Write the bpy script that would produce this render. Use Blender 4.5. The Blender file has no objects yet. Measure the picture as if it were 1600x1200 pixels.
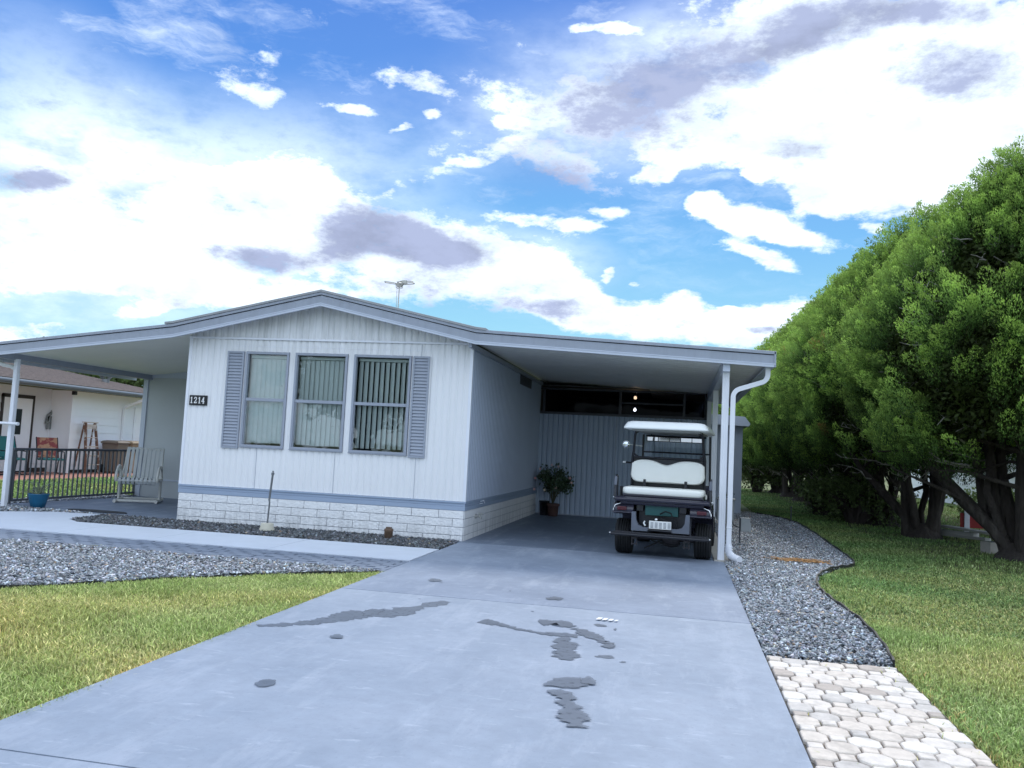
import bpy, math, random
import numpy as np
from mathutils import Vector, Matrix
random.seed(7)
RNG = np.random.default_rng(11)
SC = bpy.context.scene
COL = SC.collection
PI = math.pi

# ------------------------------------------------------------------ helpers
class MB:
    """collects faces; build() links them as one mesh object"""
    def __init__(s):
        s.v = []; s.f = []; s.m = []; s.sm = []; s.cur = 0; s.smooth = False
    def add(s, vs, fs, smooth=None):
        o = len(s.v); s.v += [tuple(map(float, p)) for p in vs]
        sm = s.smooth if smooth is None else smooth
        for f in fs:
            s.f.append([o + i for i in f]); s.m.append(s.cur); s.sm.append(sm)
    def box(s, a, b, M=None):
        x0, y0, z0 = a; x1, y1, z1 = b
        vs = [(x0,y0,z0),(x1,y0,z0),(x1,y1,z0),(x0,y1,z0),(x0,y0,z1),(x1,y0,z1),(x1,y1,z1),(x0,y1,z1)]
        if M is not None: vs = [M @ Vector(p) for p in vs]
        s.add(vs, [(0,3,2,1),(4,5,6,7),(0,1,5,4),(1,2,6,5),(2,3,7,6),(3,0,4,7)], False)
    def cbox(s, c, d, M=None):
        s.box([c[i]-d[i]/2 for i in range(3)], [c[i]+d[i]/2 for i in range(3)], M)
    def quad(s, *p): s.add(p, [tuple(range(len(p)))], False)
    def tube(s, path, r, n=8, cap=True, closed=False):
        P = [Vector(p) for p in path]; k = len(P)
        rr = r if isinstance(r, (list, tuple)) else [r]*k
        rings = []; up = None
        for i in range(k):
            a = P[(i-1) % k] if (i > 0 or closed) else P[i]
            b = P[(i+1) % k] if (i < k-1 or closed) else P[i]
            t = (b-a).normalized() if (b-a).length > 1e-9 else Vector((0,0,1))
            if up is None:
                up = t.orthogonal().normalized()
            up = (up - t*up.dot(t))
            up = up.normalized() if up.length > 1e-6 else t.orthogonal().normalized()
            w = t.cross(up)
            rings.append([P[i] + (up*math.cos(2*PI*j/n) + w*math.sin(2*PI*j/n))*rr[i] for j in range(n)])
        vs = [q for ring in rings for q in ring]; fs = []
        m = k if closed else k-1
        for i in range(m):
            i2 = (i+1) % k
            for j in range(n):
                j2 = (j+1) % n
                fs.append((i*n+j, i*n+j2, i2*n+j2, i2*n+j))
        s.add(vs, fs, True)
        if cap and not closed:
            s.add(rings[0], [tuple(reversed(range(n)))], False)
            s.add(rings[-1], [tuple(range(n))], False)
    def lathe(s, prof, c=(0,0,0), n=24, axis='z', smooth=True):
        vs = []; fs = []; k = len(prof)
        for r, h in prof:
            for j in range(n):
                a = 2*PI*j/n; p = (r*math.cos(a), r*math.sin(a), h)
                if axis == 'x': p = (h, p[0], p[1])
                if axis == 'y': p = (p[0], h, p[1])
                vs.append((p[0]+c[0], p[1]+c[1], p[2]+c[2]))
        for i in range(k-1):
            for j in range(n):
                j2 = (j+1) % n
                fs.append((i*n+j, i*n+j2, (i+1)*n+j2, (i+1)*n+j))
        s.add(vs, fs, smooth)
        s.add(vs[:n], [tuple(reversed(range(n)))], False); s.add(vs[-n:], [tuple(range(n))], False)
    def prism(s, poly, a, b, axis='y', smooth=False):
        """poly: 2-D outline; extruded along axis from a to b"""
        def P(u, v, w):
            return {'y': (u, w, v), 'x': (w, u, v), 'z': (u, v, w)}[axis]
        n = len(poly)
        vs = [P(u, v, a) for u, v in poly] + [P(u, v, b) for u, v in poly]
        s.add(vs, [(i, (i+1) % n, n+(i+1) % n, n+i) for i in range(n)], smooth)
        s.add(vs[:n], [tuple(reversed(range(n)))], False); s.add(vs[n:], [tuple(range(n))], False)
    def layers(s, rings, smooth=True, caps=True):
        """rings: lists of equal length points, skinned one to the next"""
        n = len(rings[0]); vs = [p for r in rings for p in r]; fs = []
        for i in range(len(rings)-1):
            for j in range(n):
                j2 = (j+1) % n
                fs.append((i*n+j, i*n+j2, (i+1)*n+j2, (i+1)*n+j))
        if caps:
            fs.append(tuple(reversed(range(n)))); fs.append(tuple(range((len(rings)-1)*n, len(rings)*n)))
        s.add(vs, fs, smooth)
    def build(s, name, mats, parent=None, loc=None, rot=None, bevel=0, recalc=True):
        me = bpy.data.meshes.new(name)
        me.from_pydata(s.v, [], s.f)
        mats = mats if isinstance(mats, (list, tuple)) else [mats]
        for m in mats: me.materials.append(m)
        me.polygons.foreach_set('material_index', s.m)
        me.polygons.foreach_set('use_smooth', s.sm)
        if recalc:
            import bmesh
            bm = bmesh.new(); bm.from_mesh(me)
            bmesh.ops.recalc_face_normals(bm, faces=bm.faces); bm.to_mesh(me); bm.free()
        me.update()
        o = bpy.data.objects.new(name, me); COL.objects.link(o)
        if parent: o.parent = parent
        if loc: o.location = loc
        if rot: o.rotation_euler = rot
        if bevel:
            b = o.modifiers.new('bevel', 'BEVEL'); b.width = bevel; b.segments = 2; b.limit_method = 'ANGLE'; b.angle_limit = math.radians(40)
        return o

def big_mesh(name, verts, faces_n, mats, tint=None, parent=None, smooth=False, fmat=None):
    """verts (N,3) float array, faces as (F,k) int array: fast path for leaves, chips, blades. tint: (N,) or (N,3)"""
    me = bpy.data.meshes.new(name)
    nv = len(verts); F = np.asarray(faces_n, dtype=np.int32); nf, k = F.shape
    me.vertices.add(nv); me.vertices.foreach_set('co', np.asarray(verts, dtype=np.float32).ravel())
    me.loops.add(nf*k); me.loops.foreach_set('vertex_index', F.ravel())
    me.polygons.add(nf); me.polygons.foreach_set('loop_start', np.arange(0, nf*k, k, dtype=np.int32))
    if smooth: me.polygons.foreach_set('use_smooth', np.ones(nf, dtype=bool))
    for m in (mats if isinstance(mats, (list, tuple)) else [mats]): me.materials.append(m)
    if fmat is not None: me.polygons.foreach_set('material_index', np.asarray(fmat, dtype=np.int32))
    if tint is not None:
        t = np.asarray(tint, dtype=np.float32)
        if t.ndim == 1: t = np.stack([t, t, t], 1)
        c = np.concatenate([t, np.ones((nv, 1), np.float32)], 1)
        at = me.color_attributes.new('tint', 'FLOAT_COLOR', 'POINT'); at.data.foreach_set('color', c.ravel())
    me.update(calc_edges=True); me.validate()
    o = bpy.data.objects.new(name, me); COL.objects.link(o)
    if parent: o.parent = parent
    return o

def tag(o, label=None, cat=None, group=None, kind=None):
    if label: o['label'] = label
    if cat: o['category'] = cat
    if group: o['group'] = group
    if kind: o['kind'] = kind
    return o
def thing(name, label, cat, loc=(0,0,0), rz=0, group=None):
    o = bpy.data.objects.new(name, None); COL.objects.link(o)
    o.location = loc; o.rotation_euler = (0, 0, rz); o.empty_display_size = .2
    return tag(o, label, cat, group)
def copy_tree(o, parent=None):
    c = o.copy(); COL.objects.link(c); c.parent = parent
    for ch in list(o.children): copy_tree(ch, c)
    return c

# ------------------------------------------------------------------ materials
def mat(name, col, rough=.6, var=.08, scale=5, bump=0, bscale=60, metal=0, spec=.4, tint=False, detail=5,
        stretch=(1,1,1), col2=None, c2scale=2, c2lo=.5, c2hi=.7, trans=0, bdist=.01, coat=0, grime=None):
    m = bpy.data.materials.new(name); m.use_nodes = True
    nt = m.node_tree; N = nt.nodes; L = nt.links; N.clear()
    out = N.new('ShaderNodeOutputMaterial'); b = N.new('ShaderNodeBsdfPrincipled')
    b.inputs['Roughness'].default_value = rough; b.inputs['Metallic'].default_value = metal
    b.inputs['Specular IOR Level'].default_value = spec; b.inputs['Coat Weight'].default_value = coat
    tc = N.new('ShaderNodeTexCoord'); mp = N.new('ShaderNodeMapping'); mp.inputs['Scale'].default_value = stretch
    L.new(tc.outputs['Object'], mp.inputs['Vector'])
    base = N.new('ShaderNodeRGB'); base.outputs[0].default_value = (*col, 1); src = base.outputs[0]
    def mix(kind, fac, a, bb):
        x = N.new('ShaderNodeMix'); x.data_type = 'RGBA'; x.blend_type = kind
        if isinstance(fac, float): x.inputs[0].default_value = fac
        else: L.new(fac, x.inputs[0])
        L.new(a, x.inputs[6])
        if isinstance(bb, tuple): x.inputs[7].default_value = (*bb, 1)
        else: L.new(bb, x.inputs[7])
        return x.outputs[2]
    if col2:
        n2 = N.new('ShaderNodeTexNoise'); n2.inputs['Scale'].default_value = c2scale; n2.inputs['Detail'].default_value = 6
        L.new(mp.outputs[0], n2.inputs['Vector'])
        r2 = N.new('ShaderNodeMapRange'); r2.inputs[1].default_value = c2lo; r2.inputs[2].default_value = c2hi
        L.new(n2.outputs['Fac'], r2.inputs[0]); src = mix('MIX', r2.outputs[0], src, col2)
    if var:
        n = N.new('ShaderNodeTexNoise'); n.inputs['Scale'].default_value = scale; n.inputs['Detail'].default_value = detail
        n.inputs['Roughness'].default_value = .65; L.new(mp.outputs[0], n.inputs['Vector'])
        r = N.new('ShaderNodeMapRange'); r.inputs[1].default_value = .25; r.inputs[2].default_value = .75
        r.inputs[3].default_value = 1-var; r.inputs[4].default_value = 1+var
        L.new(n.outputs['Fac'], r.inputs[0])
        cc = N.new('ShaderNodeCombineColor'); [L.new(r.outputs[0], cc.inputs[i]) for i in range(3)]
        src = mix('MULTIPLY', 1.0, src, cc.outputs[0])
    if grime:                                  # rain streaks: (colour, z from, z to, strength), strongest at z to
        gc, za, zb, gs = grime
        gm = N.new('ShaderNodeMapping'); gm.inputs['Scale'].default_value = (9,9,.7); L.new(tc.outputs['Object'], gm.inputs[0])
        gn = N.new('ShaderNodeTexNoise'); gn.inputs['Scale'].default_value = 1.3; gn.inputs['Detail'].default_value = 7; gn.inputs['Roughness'].default_value = .7; L.new(gm.outputs[0], gn.inputs[0])
        gr = N.new('ShaderNodeMapRange'); gr.inputs[1].default_value = .42; gr.inputs[2].default_value = .72; L.new(gn.outputs['Fac'], gr.inputs[0])
        sx = N.new('ShaderNodeSeparateXYZ'); L.new(tc.outputs['Object'], sx.inputs[0])
        gz = N.new('ShaderNodeMapRange'); gz.inputs[1].default_value = za; gz.inputs[2].default_value = zb; gz.inputs[3].default_value = .08; gz.inputs[4].default_value = 1; L.new(sx.outputs[2], gz.inputs[0])
        g1 = N.new('ShaderNodeMath'); g1.operation = 'MULTIPLY'; L.new(gr.outputs[0], g1.inputs[0]); L.new(gz.outputs[0], g1.inputs[1])
        g2 = N.new('ShaderNodeMath'); g2.operation = 'MULTIPLY'; L.new(g1.outputs[0], g2.inputs[0]); g2.inputs[1].default_value = gs
        src = mix('MIX', g2.outputs[0], src, gc)
    if tint:
        at = N.new('ShaderNodeAttribute'); at.attribute_name = 'tint'
        src = mix('MULTIPLY', 1.0, src, at.outputs['Color'])
    L.new(src, b.inputs['Base Color'])
    if bump:
        nb = N.new('ShaderNodeTexNoise'); nb.inputs['Scale'].default_value = bscale; nb.inputs['Detail'].default_value = 4
        L.new(mp.outputs[0], nb.inputs['Vector'])
        bp = N.new('ShaderNodeBump'); bp.inputs['Strength'].default_value = bump; bp.inputs['Distance'].default_value = bdist
        L.new(nb.outputs['Fac'], bp.inputs['Height']); L.new(bp.outputs[0], b.inputs['Normal'])
    sh = b.outputs[0]
    if trans:
        t = N.new('ShaderNodeBsdfTranslucent'); L.new(src, t.inputs['Color'])
        mx = N.new('ShaderNodeMixShader'); mx.inputs[0].default_value = trans
        L.new(sh, mx.inputs[1]); L.new(t.outputs[0], mx.inputs[2]); sh = mx.outputs[0]
    L.new(sh, out.inputs['Surface'])
    return m

def glass_mat(name, tintc=(.75,.85,.85), refl=1.0, base=.04):
    m = bpy.data.materials.new(name); m.use_nodes = True
    nt = m.node_tree; N = nt.nodes; L = nt.links; N.clear()
    out = N.new('ShaderNodeOutputMaterial')
    tr = N.new('ShaderNodeBsdfTransparent'); tr.inputs[0].default_value = (*tintc, 1)
    gl = N.new('ShaderNodeBsdfGlossy'); gl.inputs['Roughness'].default_value = .0; gl.inputs[0].default_value = (.95,1,1,1)
    fr = N.new('ShaderNodeFresnel'); fr.inputs[0].default_value = 1.52
    ma = N.new('ShaderNodeMath'); ma.operation = 'MULTIPLY_ADD'; ma.inputs[1].default_value = refl; ma.inputs[2].default_value = base; ma.use_clamp = True
    L.new(fr.outputs[0], ma.inputs[0])
    tcn = N.new('ShaderNodeTexCoord'); nz = N.new('ShaderNodeTexNoise'); nz.inputs['Scale'].default_value = 3.0
    L.new(tcn.outputs['Object'], nz.inputs['Vector'])
    bp = N.new('ShaderNodeBump'); bp.inputs['Strength'].default_value = .04; bp.inputs['Distance'].default_value = .05
    L.new(nz.outputs['Fac'], bp.inputs['Height']); L.new(bp.outputs[0], gl.inputs['Normal'])
    mx = N.new('ShaderNodeMixShader'); L.new(ma.outputs[0], mx.inputs[0]); L.new(tr.outputs[0], mx.inputs[1]); L.new(gl.outputs[0], mx.inputs[2])
    L.new(mx.outputs[0], out.inputs['Surface'])
    return m
def glow_mat(name, col, s):
    m = bpy.data.materials.new(name); m.use_nodes = True
    nt = m.node_tree; nt.nodes.clear()
    o = nt.nodes.new('ShaderNodeOutputMaterial'); e = nt.nodes.new('ShaderNodeEmission')
    e.inputs[0].default_value = (*col, 1); e.inputs[1].default_value = s
    nt.links.new(e.outputs[0], o.inputs[0]); return m

M = {}
M['siding']   = mat('white_siding', (.76,.765,.785), .45, .035, 1.3, .05, 90, stretch=(1,1,.3), grime=((.40,.41,.40),2.15,2.95,.75))
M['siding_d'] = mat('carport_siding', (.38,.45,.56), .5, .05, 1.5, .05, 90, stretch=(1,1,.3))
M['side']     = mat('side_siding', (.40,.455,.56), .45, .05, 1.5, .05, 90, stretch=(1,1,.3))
M['trim']     = mat('blue_grey_trim', (.295,.325,.39), .4, .06, 3, grime=((.16,.18,.21),1.5,3.2,.35))
M['trim_l']   = mat('pale_trim', (.50,.545,.64), .4, .04, 3)
M['belt']     = mat('blue_grey_band', (.30,.37,.49), .45, .08, 4, stretch=(.3,.3,4))
M['skirt']    = mat('painted_block', (.77,.775,.79), .65, .06, 3, 1.0, 30, bdist=.016, grime=((.30,.31,.32),.34,-.02,.8))
M['mortar']   = mat('block_joint', (.30,.33,.40), .8, .05)
M['white']    = mat('white_metal', (.74,.76,.82), .35, .03, 4)
M['ceil']     = mat('ceiling_panel', (.84,.83,.76), .5, .04, 2)
M['ceil2']    = mat('carport_ceiling', (.84,.83,.80), .5, .04, 2)
M['roofing']  = mat('roof_membrane', (.30,.31,.33), .8, .12, 5, .2, 50)
M['panel']    = mat('porch_panel', (.46,.49,.51), .55, .06, 1.2)
M['blind']    = mat('vertical_blind', (.66,.69,.67), .6, .04, 3)
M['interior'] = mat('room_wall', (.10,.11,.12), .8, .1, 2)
M['glass']    = glass_mat('window_glass', (.84,.90,.91), .8, .045)
M['dglass']   = glass_mat('dark_glass', (.14,.16,.24), .05, .0)
M['black']    = mat('black_paint', (.008,.009,.013), .35, .1, 8)
M['plaquew']  = mat('plaque_white', (.82,.82,.82), .5, 0)
M['concrete'] = mat('bare_concrete', (.42,.40,.36), .85, .12, 9, .3, 90)
# ------------------------------------------------------------------ camera, sun, sky
cam = bpy.data.cameras.new('camera'); co = bpy.data.objects.new('camera', cam); COL.objects.link(co); SC.camera = co
r = Vector((0.97957046,0.19481592,0.04988454)); u = Vector((-0.03363911,-0.08582593,0.9957421)); f = Vector((-0.1982678,0.97707762,0.0775191))
co.matrix_world = Matrix(((r.x,u.x,-f.x,7.24744),(r.y,u.y,-f.y,-11.29724),(r.z,u.z,-f.z,1.3),(0,0,0,1)))
cam.sensor_width = 36; cam.lens = 36*1303.45/1600; cam.clip_end = 2000; cam.clip_start = .05
SUN_AZ, SUN_EL = 8, 51                # degrees from +Y (the camera's way) towards +X; height
sd = Vector((math.sin(math.radians(SUN_AZ))*math.cos(math.radians(SUN_EL)), math.cos(math.radians(SUN_AZ))*math.cos(math.radians(SUN_EL)), math.sin(math.radians(SUN_EL))))
sl = bpy.data.lights.new('sun', 'SUN'); sl.energy = 2.3; sl.angle = math.radians(12); sl.color = (1,.97,.91)
so = bpy.data.objects.new('sun', sl); COL.objects.link(so); so.rotation_euler = (-sd).to_track_quat('-Z', 'Y').to_euler(); so.location = (0,0,30)

CLOUDS=[(-0.613,0.226,0.22,0.278,0.065,1.35),(-0.697,0.173,0.03,0.168,0.04,1.3),(-0.554,0.16,-0.04,0.17,0.027,1.2),(-0.354,0.22,0.08,0.16,0.056,1.35),(-0.207,0.207,-0.12,0.109,0.047,1.35),(-0.139,0.176,-0.34,0.069,0.034,1.35),(-0.02,0.157,-0.05,0.165,0.028,1.3),(0.097,0.158,0.26,0.092,0.031,1.2),(0.005,0.185,0.01,0.026,0.013,1.2),(-0.738,0.094,0.27,0.069,0.014,1),(-0.619,0.13,0.26,0.052,0.01,1),(-0.5,0.277,0.13,0.108,0.042,1.1),(0.261,0.391,0.05,0.25,0.096,1.6),(0.162,0.336,-0.37,0.183,0.049,1.35),(0.124,0.475,-0.09,0.201,0.05,1.3),(0.01,0.367,0.37,0.087,0.029,1.15),(-0.03,0.329,0.33,0.028,0.012,1.2),(0.317,0.296,-0.79,0.097,0.053,1.3),(0.072,0.274,-0.13,0.066,0.021,1.3),(0.105,0.259,-0.2,0.09,0.015,1.25),(0.088,0.233,-0.29,0.048,0.011,1.3),(0.024,0.294,0.15,0.025,0.014,1.25),(-0.085,0.285,0.02,0.025,0.01,1.2),(0.082,0.32,-0.04,0.015,0.008,1.15),(-0.091,0.21,0.03,0.011,0.012,1.1),(0.156,0.289,-0.05,0.041,0.017,1.2),(0.207,0.265,-0.23,0.019,0.008,1.1),(-0.06,0.2,0.02,0.009,0.004,1),(0.053,0.178,0.01,0.01,0.004,1),(-0.534,0.397,-0.3,0.051,0.033,0.92),(-0.508,0.425,0.16,0.016,0.014,0.7),(-0.418,0.377,-0.01,0.047,0.009,1.2),(-0.355,0.366,0.41,0.02,0.006,1.15),(-0.322,0.384,0.09,0.017,0.008,1.2),(-0.337,0.416,-0.06,0.054,0.011,0.8),(-0.224,0.382,0.05,0.027,0.008,0.9),(-0.281,0.413,-0.14,0.109,0.031,0.6),(-0.246,0.352,-0.1,0.117,0.028,0.6),(-0.171,0.272,-0.06,0.086,0.01,0.95),(-0.132,0.263,0.2,0.043,0.015,0.8),(-0.269,0.336,0.45,0.131,0.012,0.62),(-0.107,0.481,-0.14,0.046,0.009,1.2),(-0.712,0.27,0.27,0.122,0.025,0.9),(-0.687,0.34,-0.34,0.036,0.026,0.55),(-0.463,0.466,0.15,0.034,0.014,0.55),(-0.182,0.47,0.18,0.047,0.011,0.6),(-0.163,0.412,-0.12,0.11,0.048,0.62),(-0.072,0.399,-0,0.101,0.062,0.85),(-0.135,0.335,-0.29,0.086,0.025,0.75)]
GLOWS=[(-0.626,0.228,0.22,0.34,0.129,1),(-0.076,0.406,-0.15,0.187,0.082,0.62),(0.037,0.45,-0.05,0.15,0.072,0.8),(-0.192,0.23,-0.12,0.124,0.045,0.5),(-0.216,0.375,-0.11,0.173,0.056,0.3),(-0.734,0.316,-0.35,0.125,0.104,0.42)]
GREYS=[(-0.742,0.249,0.2,0.044,0.014,1.1),(-0.383,0.247,0.09,0.064,0.031,1.2),(-0.317,0.234,-0.06,0.069,0.025,1),(-0.505,0.2,0.02,0.053,0.014,1.1),(-0.422,0.214,0.1,0.045,0.015,0.7),(-0.27,0.226,0.06,0.047,0.018,0.6),(-0.151,0.168,0.04,0.043,0.017,0.7),(-0.259,0.166,0.06,0.085,0.02,0.5),(-0.322,0.193,0.07,0.069,0.014,0.5),(-0.072,0.403,-0,0.116,0.051,0.8),(-0.001,0.445,0.18,0.082,0.037,0.75),(0.166,0.477,0.11,0.101,0.027,0.95),(0.096,0.446,0.31,0.062,0.018,0.7),(0.292,0.409,-0.14,0.069,0.029,0.75),(0.279,0.468,-0.16,0.064,0.016,0.7),(0.124,0.355,-0.06,0.046,0.018,0.75),(-0.158,0.328,-0.29,0.101,0.036,0.6),(0.09,0.15,0.01,0.024,0.005,0.7),(-0.587,0.142,0.11,0.024,0.011,0.5),(-0.181,0.312,0.04,0.063,0.022,0.5)]

def make_world():
    w = bpy.data.worlds.new('World'); SC.world = w; w.use_nodes = True
    nt = w.node_tree; N = nt.nodes; L = nt.links; N.clear()
    out = N.new('ShaderNodeOutputWorld'); bg = N.new('ShaderNodeBackground'); bg.inputs[1].default_value = .1
    sky = N.new('ShaderNodeTexSky'); sky.sky_type = 'NISHITA'; sky.sun_disc = False
    sky.sun_elevation = math.radians(SUN_EL); sky.sun_rotation = math.radians(SUN_AZ)
    def math_(op, a, b=None, c=None, clamp=False):
        n = N.new('ShaderNodeMath'); n.operation = op; n.use_clamp = clamp
        for i, x in enumerate((a, b, c)):
            if x is None: continue
            if isinstance(x, (int, float)): n.inputs[i].default_value = x
            else: L.new(x, n.inputs[i])
        return n.outputs[0]
    def rng(x, a, b, c=0, d=1, smooth=True):
        n = N.new('ShaderNodeMapRange'); n.interpolation_type = 'SMOOTHSTEP' if smooth else 'LINEAR'
        L.new(x, n.inputs[0])
        for i, q in zip((1,2,3,4), (a,b,c,d)): n.inputs[i].default_value = q
        return n.outputs[0]
    def mixc(fac, a, b, kind='MIX'):
        n = N.new('ShaderNodeMix'); n.data_type = 'RGBA'; n.blend_type = kind
        for i, x in ((0, fac), (6, a), (7, b)):
            if isinstance(x, (int, float)): n.inputs[i].default_value = x
            elif isinstance(x, tuple): n.inputs[i].default_value = (*x, 1)
            else: L.new(x, n.inputs[i])
        return n.outputs[2]
    def noise(vec, s, d=5, r=.55):
        n = N.new('ShaderNodeTexNoise'); n.inputs['Scale'].default_value = s; n.inputs['Detail'].default_value = d; n.inputs['Roughness'].default_value = r
        L.new(vec, n.inputs['Vector']); return n
    tc = N.new('ShaderNodeTexCoord'); D = tc.outputs['Generated']
    sep = N.new('ShaderNodeSeparateXYZ'); L.new(D, sep.inputs[0]); X, Y, Z = sep.outputs
    az = math_('ARCTAN2', X, Y); el = math_('ARCSINE', Z)
    cv = N.new('ShaderNodeCombineXYZ'); L.new(az, cv.inputs[0]); L.new(el, cv.inputs[1]); P0 = cv.outputs[0]
    # stretch along the horizon so that detail reads as cloud decks seen from below
    st = N.new('ShaderNodeMapping'); st.inputs['Scale'].default_value = (1, 1, 2.1); L.new(D, st.inputs[0]); DS = st.outputs[0]
    def warp(P, src, s, amt, d):
        n = noise(src, s, d, .6)
        a = N.new('ShaderNodeVectorMath'); a.operation = 'SUBTRACT'; L.new(n.outputs['Color'], a.inputs[0]); a.inputs[1].default_value = (.5,.5,.5)
        b = N.new('ShaderNodeVectorMath'); b.operation = 'MULTIPLY'; L.new(a.outputs[0], b.inputs[0]); b.inputs[1].default_value = (amt, amt*.55, 0)
        c = N.new('ShaderNodeVectorMath'); c.operation = 'ADD'; L.new(P, c.inputs[0]); L.new(b.outputs[0], c.inputs[1]); return c.outputs[0]
    P1 = warp(P0, DS, 7, .05, 2); P = warp(P1, DS, 24, .034, 4)
    def blobs(table, a=1.35, b=.35, PP=None):
        sp = N.new('ShaderNodeSeparateXYZ'); L.new(PP or P, sp.inputs[0]); tot = None
        for x, y, ro, sx, sy, wgt in table:
            # the running sum rides in z (scaled away below) so that the nodes run one after another
            cb = N.new('ShaderNodeCombineXYZ'); L.new(sp.outputs[0], cb.inputs[0]); L.new(sp.outputs[1], cb.inputs[1])
            if tot is not None: L.new(tot, cb.inputs[2])
            m = N.new('ShaderNodeMapping'); m.vector_type = 'TEXTURE'; L.new(cb.outputs[0], m.inputs[0])
            m.inputs[1].default_value = (x, y, 0); m.inputs[2].default_value = (0, 0, ro); m.inputs[3].default_value = (sx, sy, 1e6)
            ln = N.new('ShaderNodeVectorMath'); ln.operation = 'LENGTH'; L.new(m.outputs[0], ln.inputs[0])
            v = rng(ln.outputs['Value'], a, b, 0, wgt)
            tot = v if tot is None else math_('ADD', tot, v)
        return tot
    cl = blobs(CLOUDS); gr = blobs(GREYS, 1.5, .2); gl = blobs(GLOWS, 1.35, .1, P1)
    n1 = noise(DS, 12, 5, .6).outputs['Fac']; n2 = noise(DS, 46, 5, .7).outputs['Fac']
    fb = math_('ADD', math_('MULTIPLY', math_('SUBTRACT', n1, .5), 2.3), math_('MULTIPLY', math_('SUBTRACT', n2, .5), 1.7))
    # the part of the sky the photo does not show: broken cloud all round and overhead
    rear = math_('MULTIPLY', rng(Y, .55, .1, 0, 1.0), 1.0)
    side = rng(math_('ABSOLUTE', X), .75, .95, 0, .4)
    over = rng(Z, .6, .85, 0, .5)
    cl2 = math_('ADD', math_('ADD', cl, math_('MULTIPLY', rear, 1.0)), math_('ADD', over, side))
    dens = rng(math_('ADD', math_('MINIMUM', cl2, 1.55), fb), .40, 1.28, 0, 1)
    blue = N.new('ShaderNodeValToRGB'); e = blue.color_ramp
    L.new(rng(el, 0, .6, 0, 1, False), blue.inputs[0])
    e.elements[0].position = 0; e.elements[0].color = (.50,.86,1.0,1)
    e.elements[1].position = 1; e.elements[1].color = (.05,.20,.75,1)
    for p_, c_ in ((.22,(.34,.76,1.0,1)),(.42,(.17,.53,.98,1)),(.65,(.10,.335,.90,1))):
        q = e.elements.new(p_); q.color = c_
    ten = mixc(1.0, blue.outputs[0], (10,10,10), 'MULTIPLY')
    base = mixc(.85, sky.outputs[0], ten)
    gsh = math_('MULTIPLY', rng(math_('ADD', gr, math_('MULTIPLY', fb, .75)), .02, 1.05, 0, 1), .97)
    WH = 13.5
    white = mixc(gsh, (WH*.88, WH, WH*1.14), (4.6,5.3,7.8))
    # tops and thin edges keep a little blue
    sm = N.new('ShaderNodeMapping'); sm.inputs[2].default_value = (0,0,-.45); sm.inputs[3].default_value = (5,17,1); L.new(P, sm.inputs[0])
    vn = noise(sm.outputs[0], 1.0, 6, .68).outputs['Fac']
    veil = math_('MULTIPLY', rng(vn, .44, .86, 0, .8), rng(el, .16, .34, .15, 1))
    dens = math_('MAXIMUM', dens, veil)
    glo = math_('MULTIPLY', math_('MINIMUM', gl, 1.0), rng(math_('ADD', math_('MULTIPLY', n1, .6), math_('MULTIPLY', vn, .4)), .28, .56, .35, 1.0))
    dens = math_('MAXIMUM', dens, glo)
    shade = rng(n1, .34, .60, .80, 1.0)
    wv = N.new('ShaderNodeVectorMath'); wv.operation = 'SCALE'; L.new(white, wv.inputs[0]); L.new(shade, wv.inputs['Scale']); white = wv.outputs[0]
    colr = mixc(dens, base, white)
    # sky behind the camera, out of view, brightened to fill the shaded front wall
    back = rng(Y, .2, -.6, 1.0, REAR)
    col = N.new('ShaderNodeVectorMath'); col.operation = 'SCALE'; L.new(colr, col.inputs[0]); L.new(back, col.inputs['Scale'])
    low = rng(Z, -.02, .0, 0, 1)
    fin = mixc(low, (1.6,1.7,1.5), col.outputs[0])
    L.new(fin, bg.inputs[0]); L.new(bg.outputs[0], out.inputs[0])
REAR = 1.36
make_world()
SC.view_settings.view_transform = 'Standard'; SC.view_settings.look = 'None'; SC.view_settings.exposure = 0
SC.render.engine = 'CYCLES'
SC.cycles.use_adaptive_sampling = True; SC.cycles.adaptive_threshold = .015; SC.cycles.adaptive_min_samples = 20; SC.cycles.max_bounces = 8; SC.cycles.transparent_max_bounces = 12; SC.cycles.use_denoising = True
# ------------------------------------------------------------------ ground, slabs, gravel, grass
W, D, RX = 4.365, 5.94, 7.86
def inside(px, py, poly):
    c = np.zeros(len(px), bool); n = len(poly); j = n-1
    for i in range(n):
        xi, yi = poly[i]; xj, yj = poly[j]
        hit = ((yi > py) != (yj > py)) & (px < (xj-xi)*(py-yi)/((yj-yi) if yj != yi else 1e-9)+xi)
        c ^= hit; j = i
    return c
def poly_area(p): return abs(sum(p[i][0]*p[(i+1)%len(p)][1]-p[(i+1)%len(p)][0]*p[i][1] for i in range(len(p))))/2
def scatter(poly, dens, dfun=None):
    P = np.array(poly); lo, hi = P.min(0), P.max(0)
    n = int((hi-lo).prod()*dens)
    x = RNG.uniform(lo[0], hi[0], n); y = RNG.uniform(lo[1], hi[1], n)
    k = inside(x, y, poly)
    if dfun is not None: k &= RNG.random(n) < dfun(x, y)
    return x[k], y[k]
CX, CY = 7.247, -11.297
def dist(x, y): return np.hypot(x-CX, y-CY)
def inview(x, y, m=1.5):
    "wide wedge round the photographed view, so that a step aside still sees grass and stones"
    dx, dy = x-CX, y-CY; f_ = -.199*dx+.98*dy; r_ = .98*dx+.199*dy
    return (f_ > -1) & (np.abs(r_) < f_*.66+m)

def sheet(name, poly, z, m, thick=0.0):
    mb = MB()
    if thick: mb.prism(poly, z-thick, z, 'z')
    else: mb.quad(*[(x, y, z) for x, y in poly])
    return tag(mb.build(name, m), kind='structure')

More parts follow.
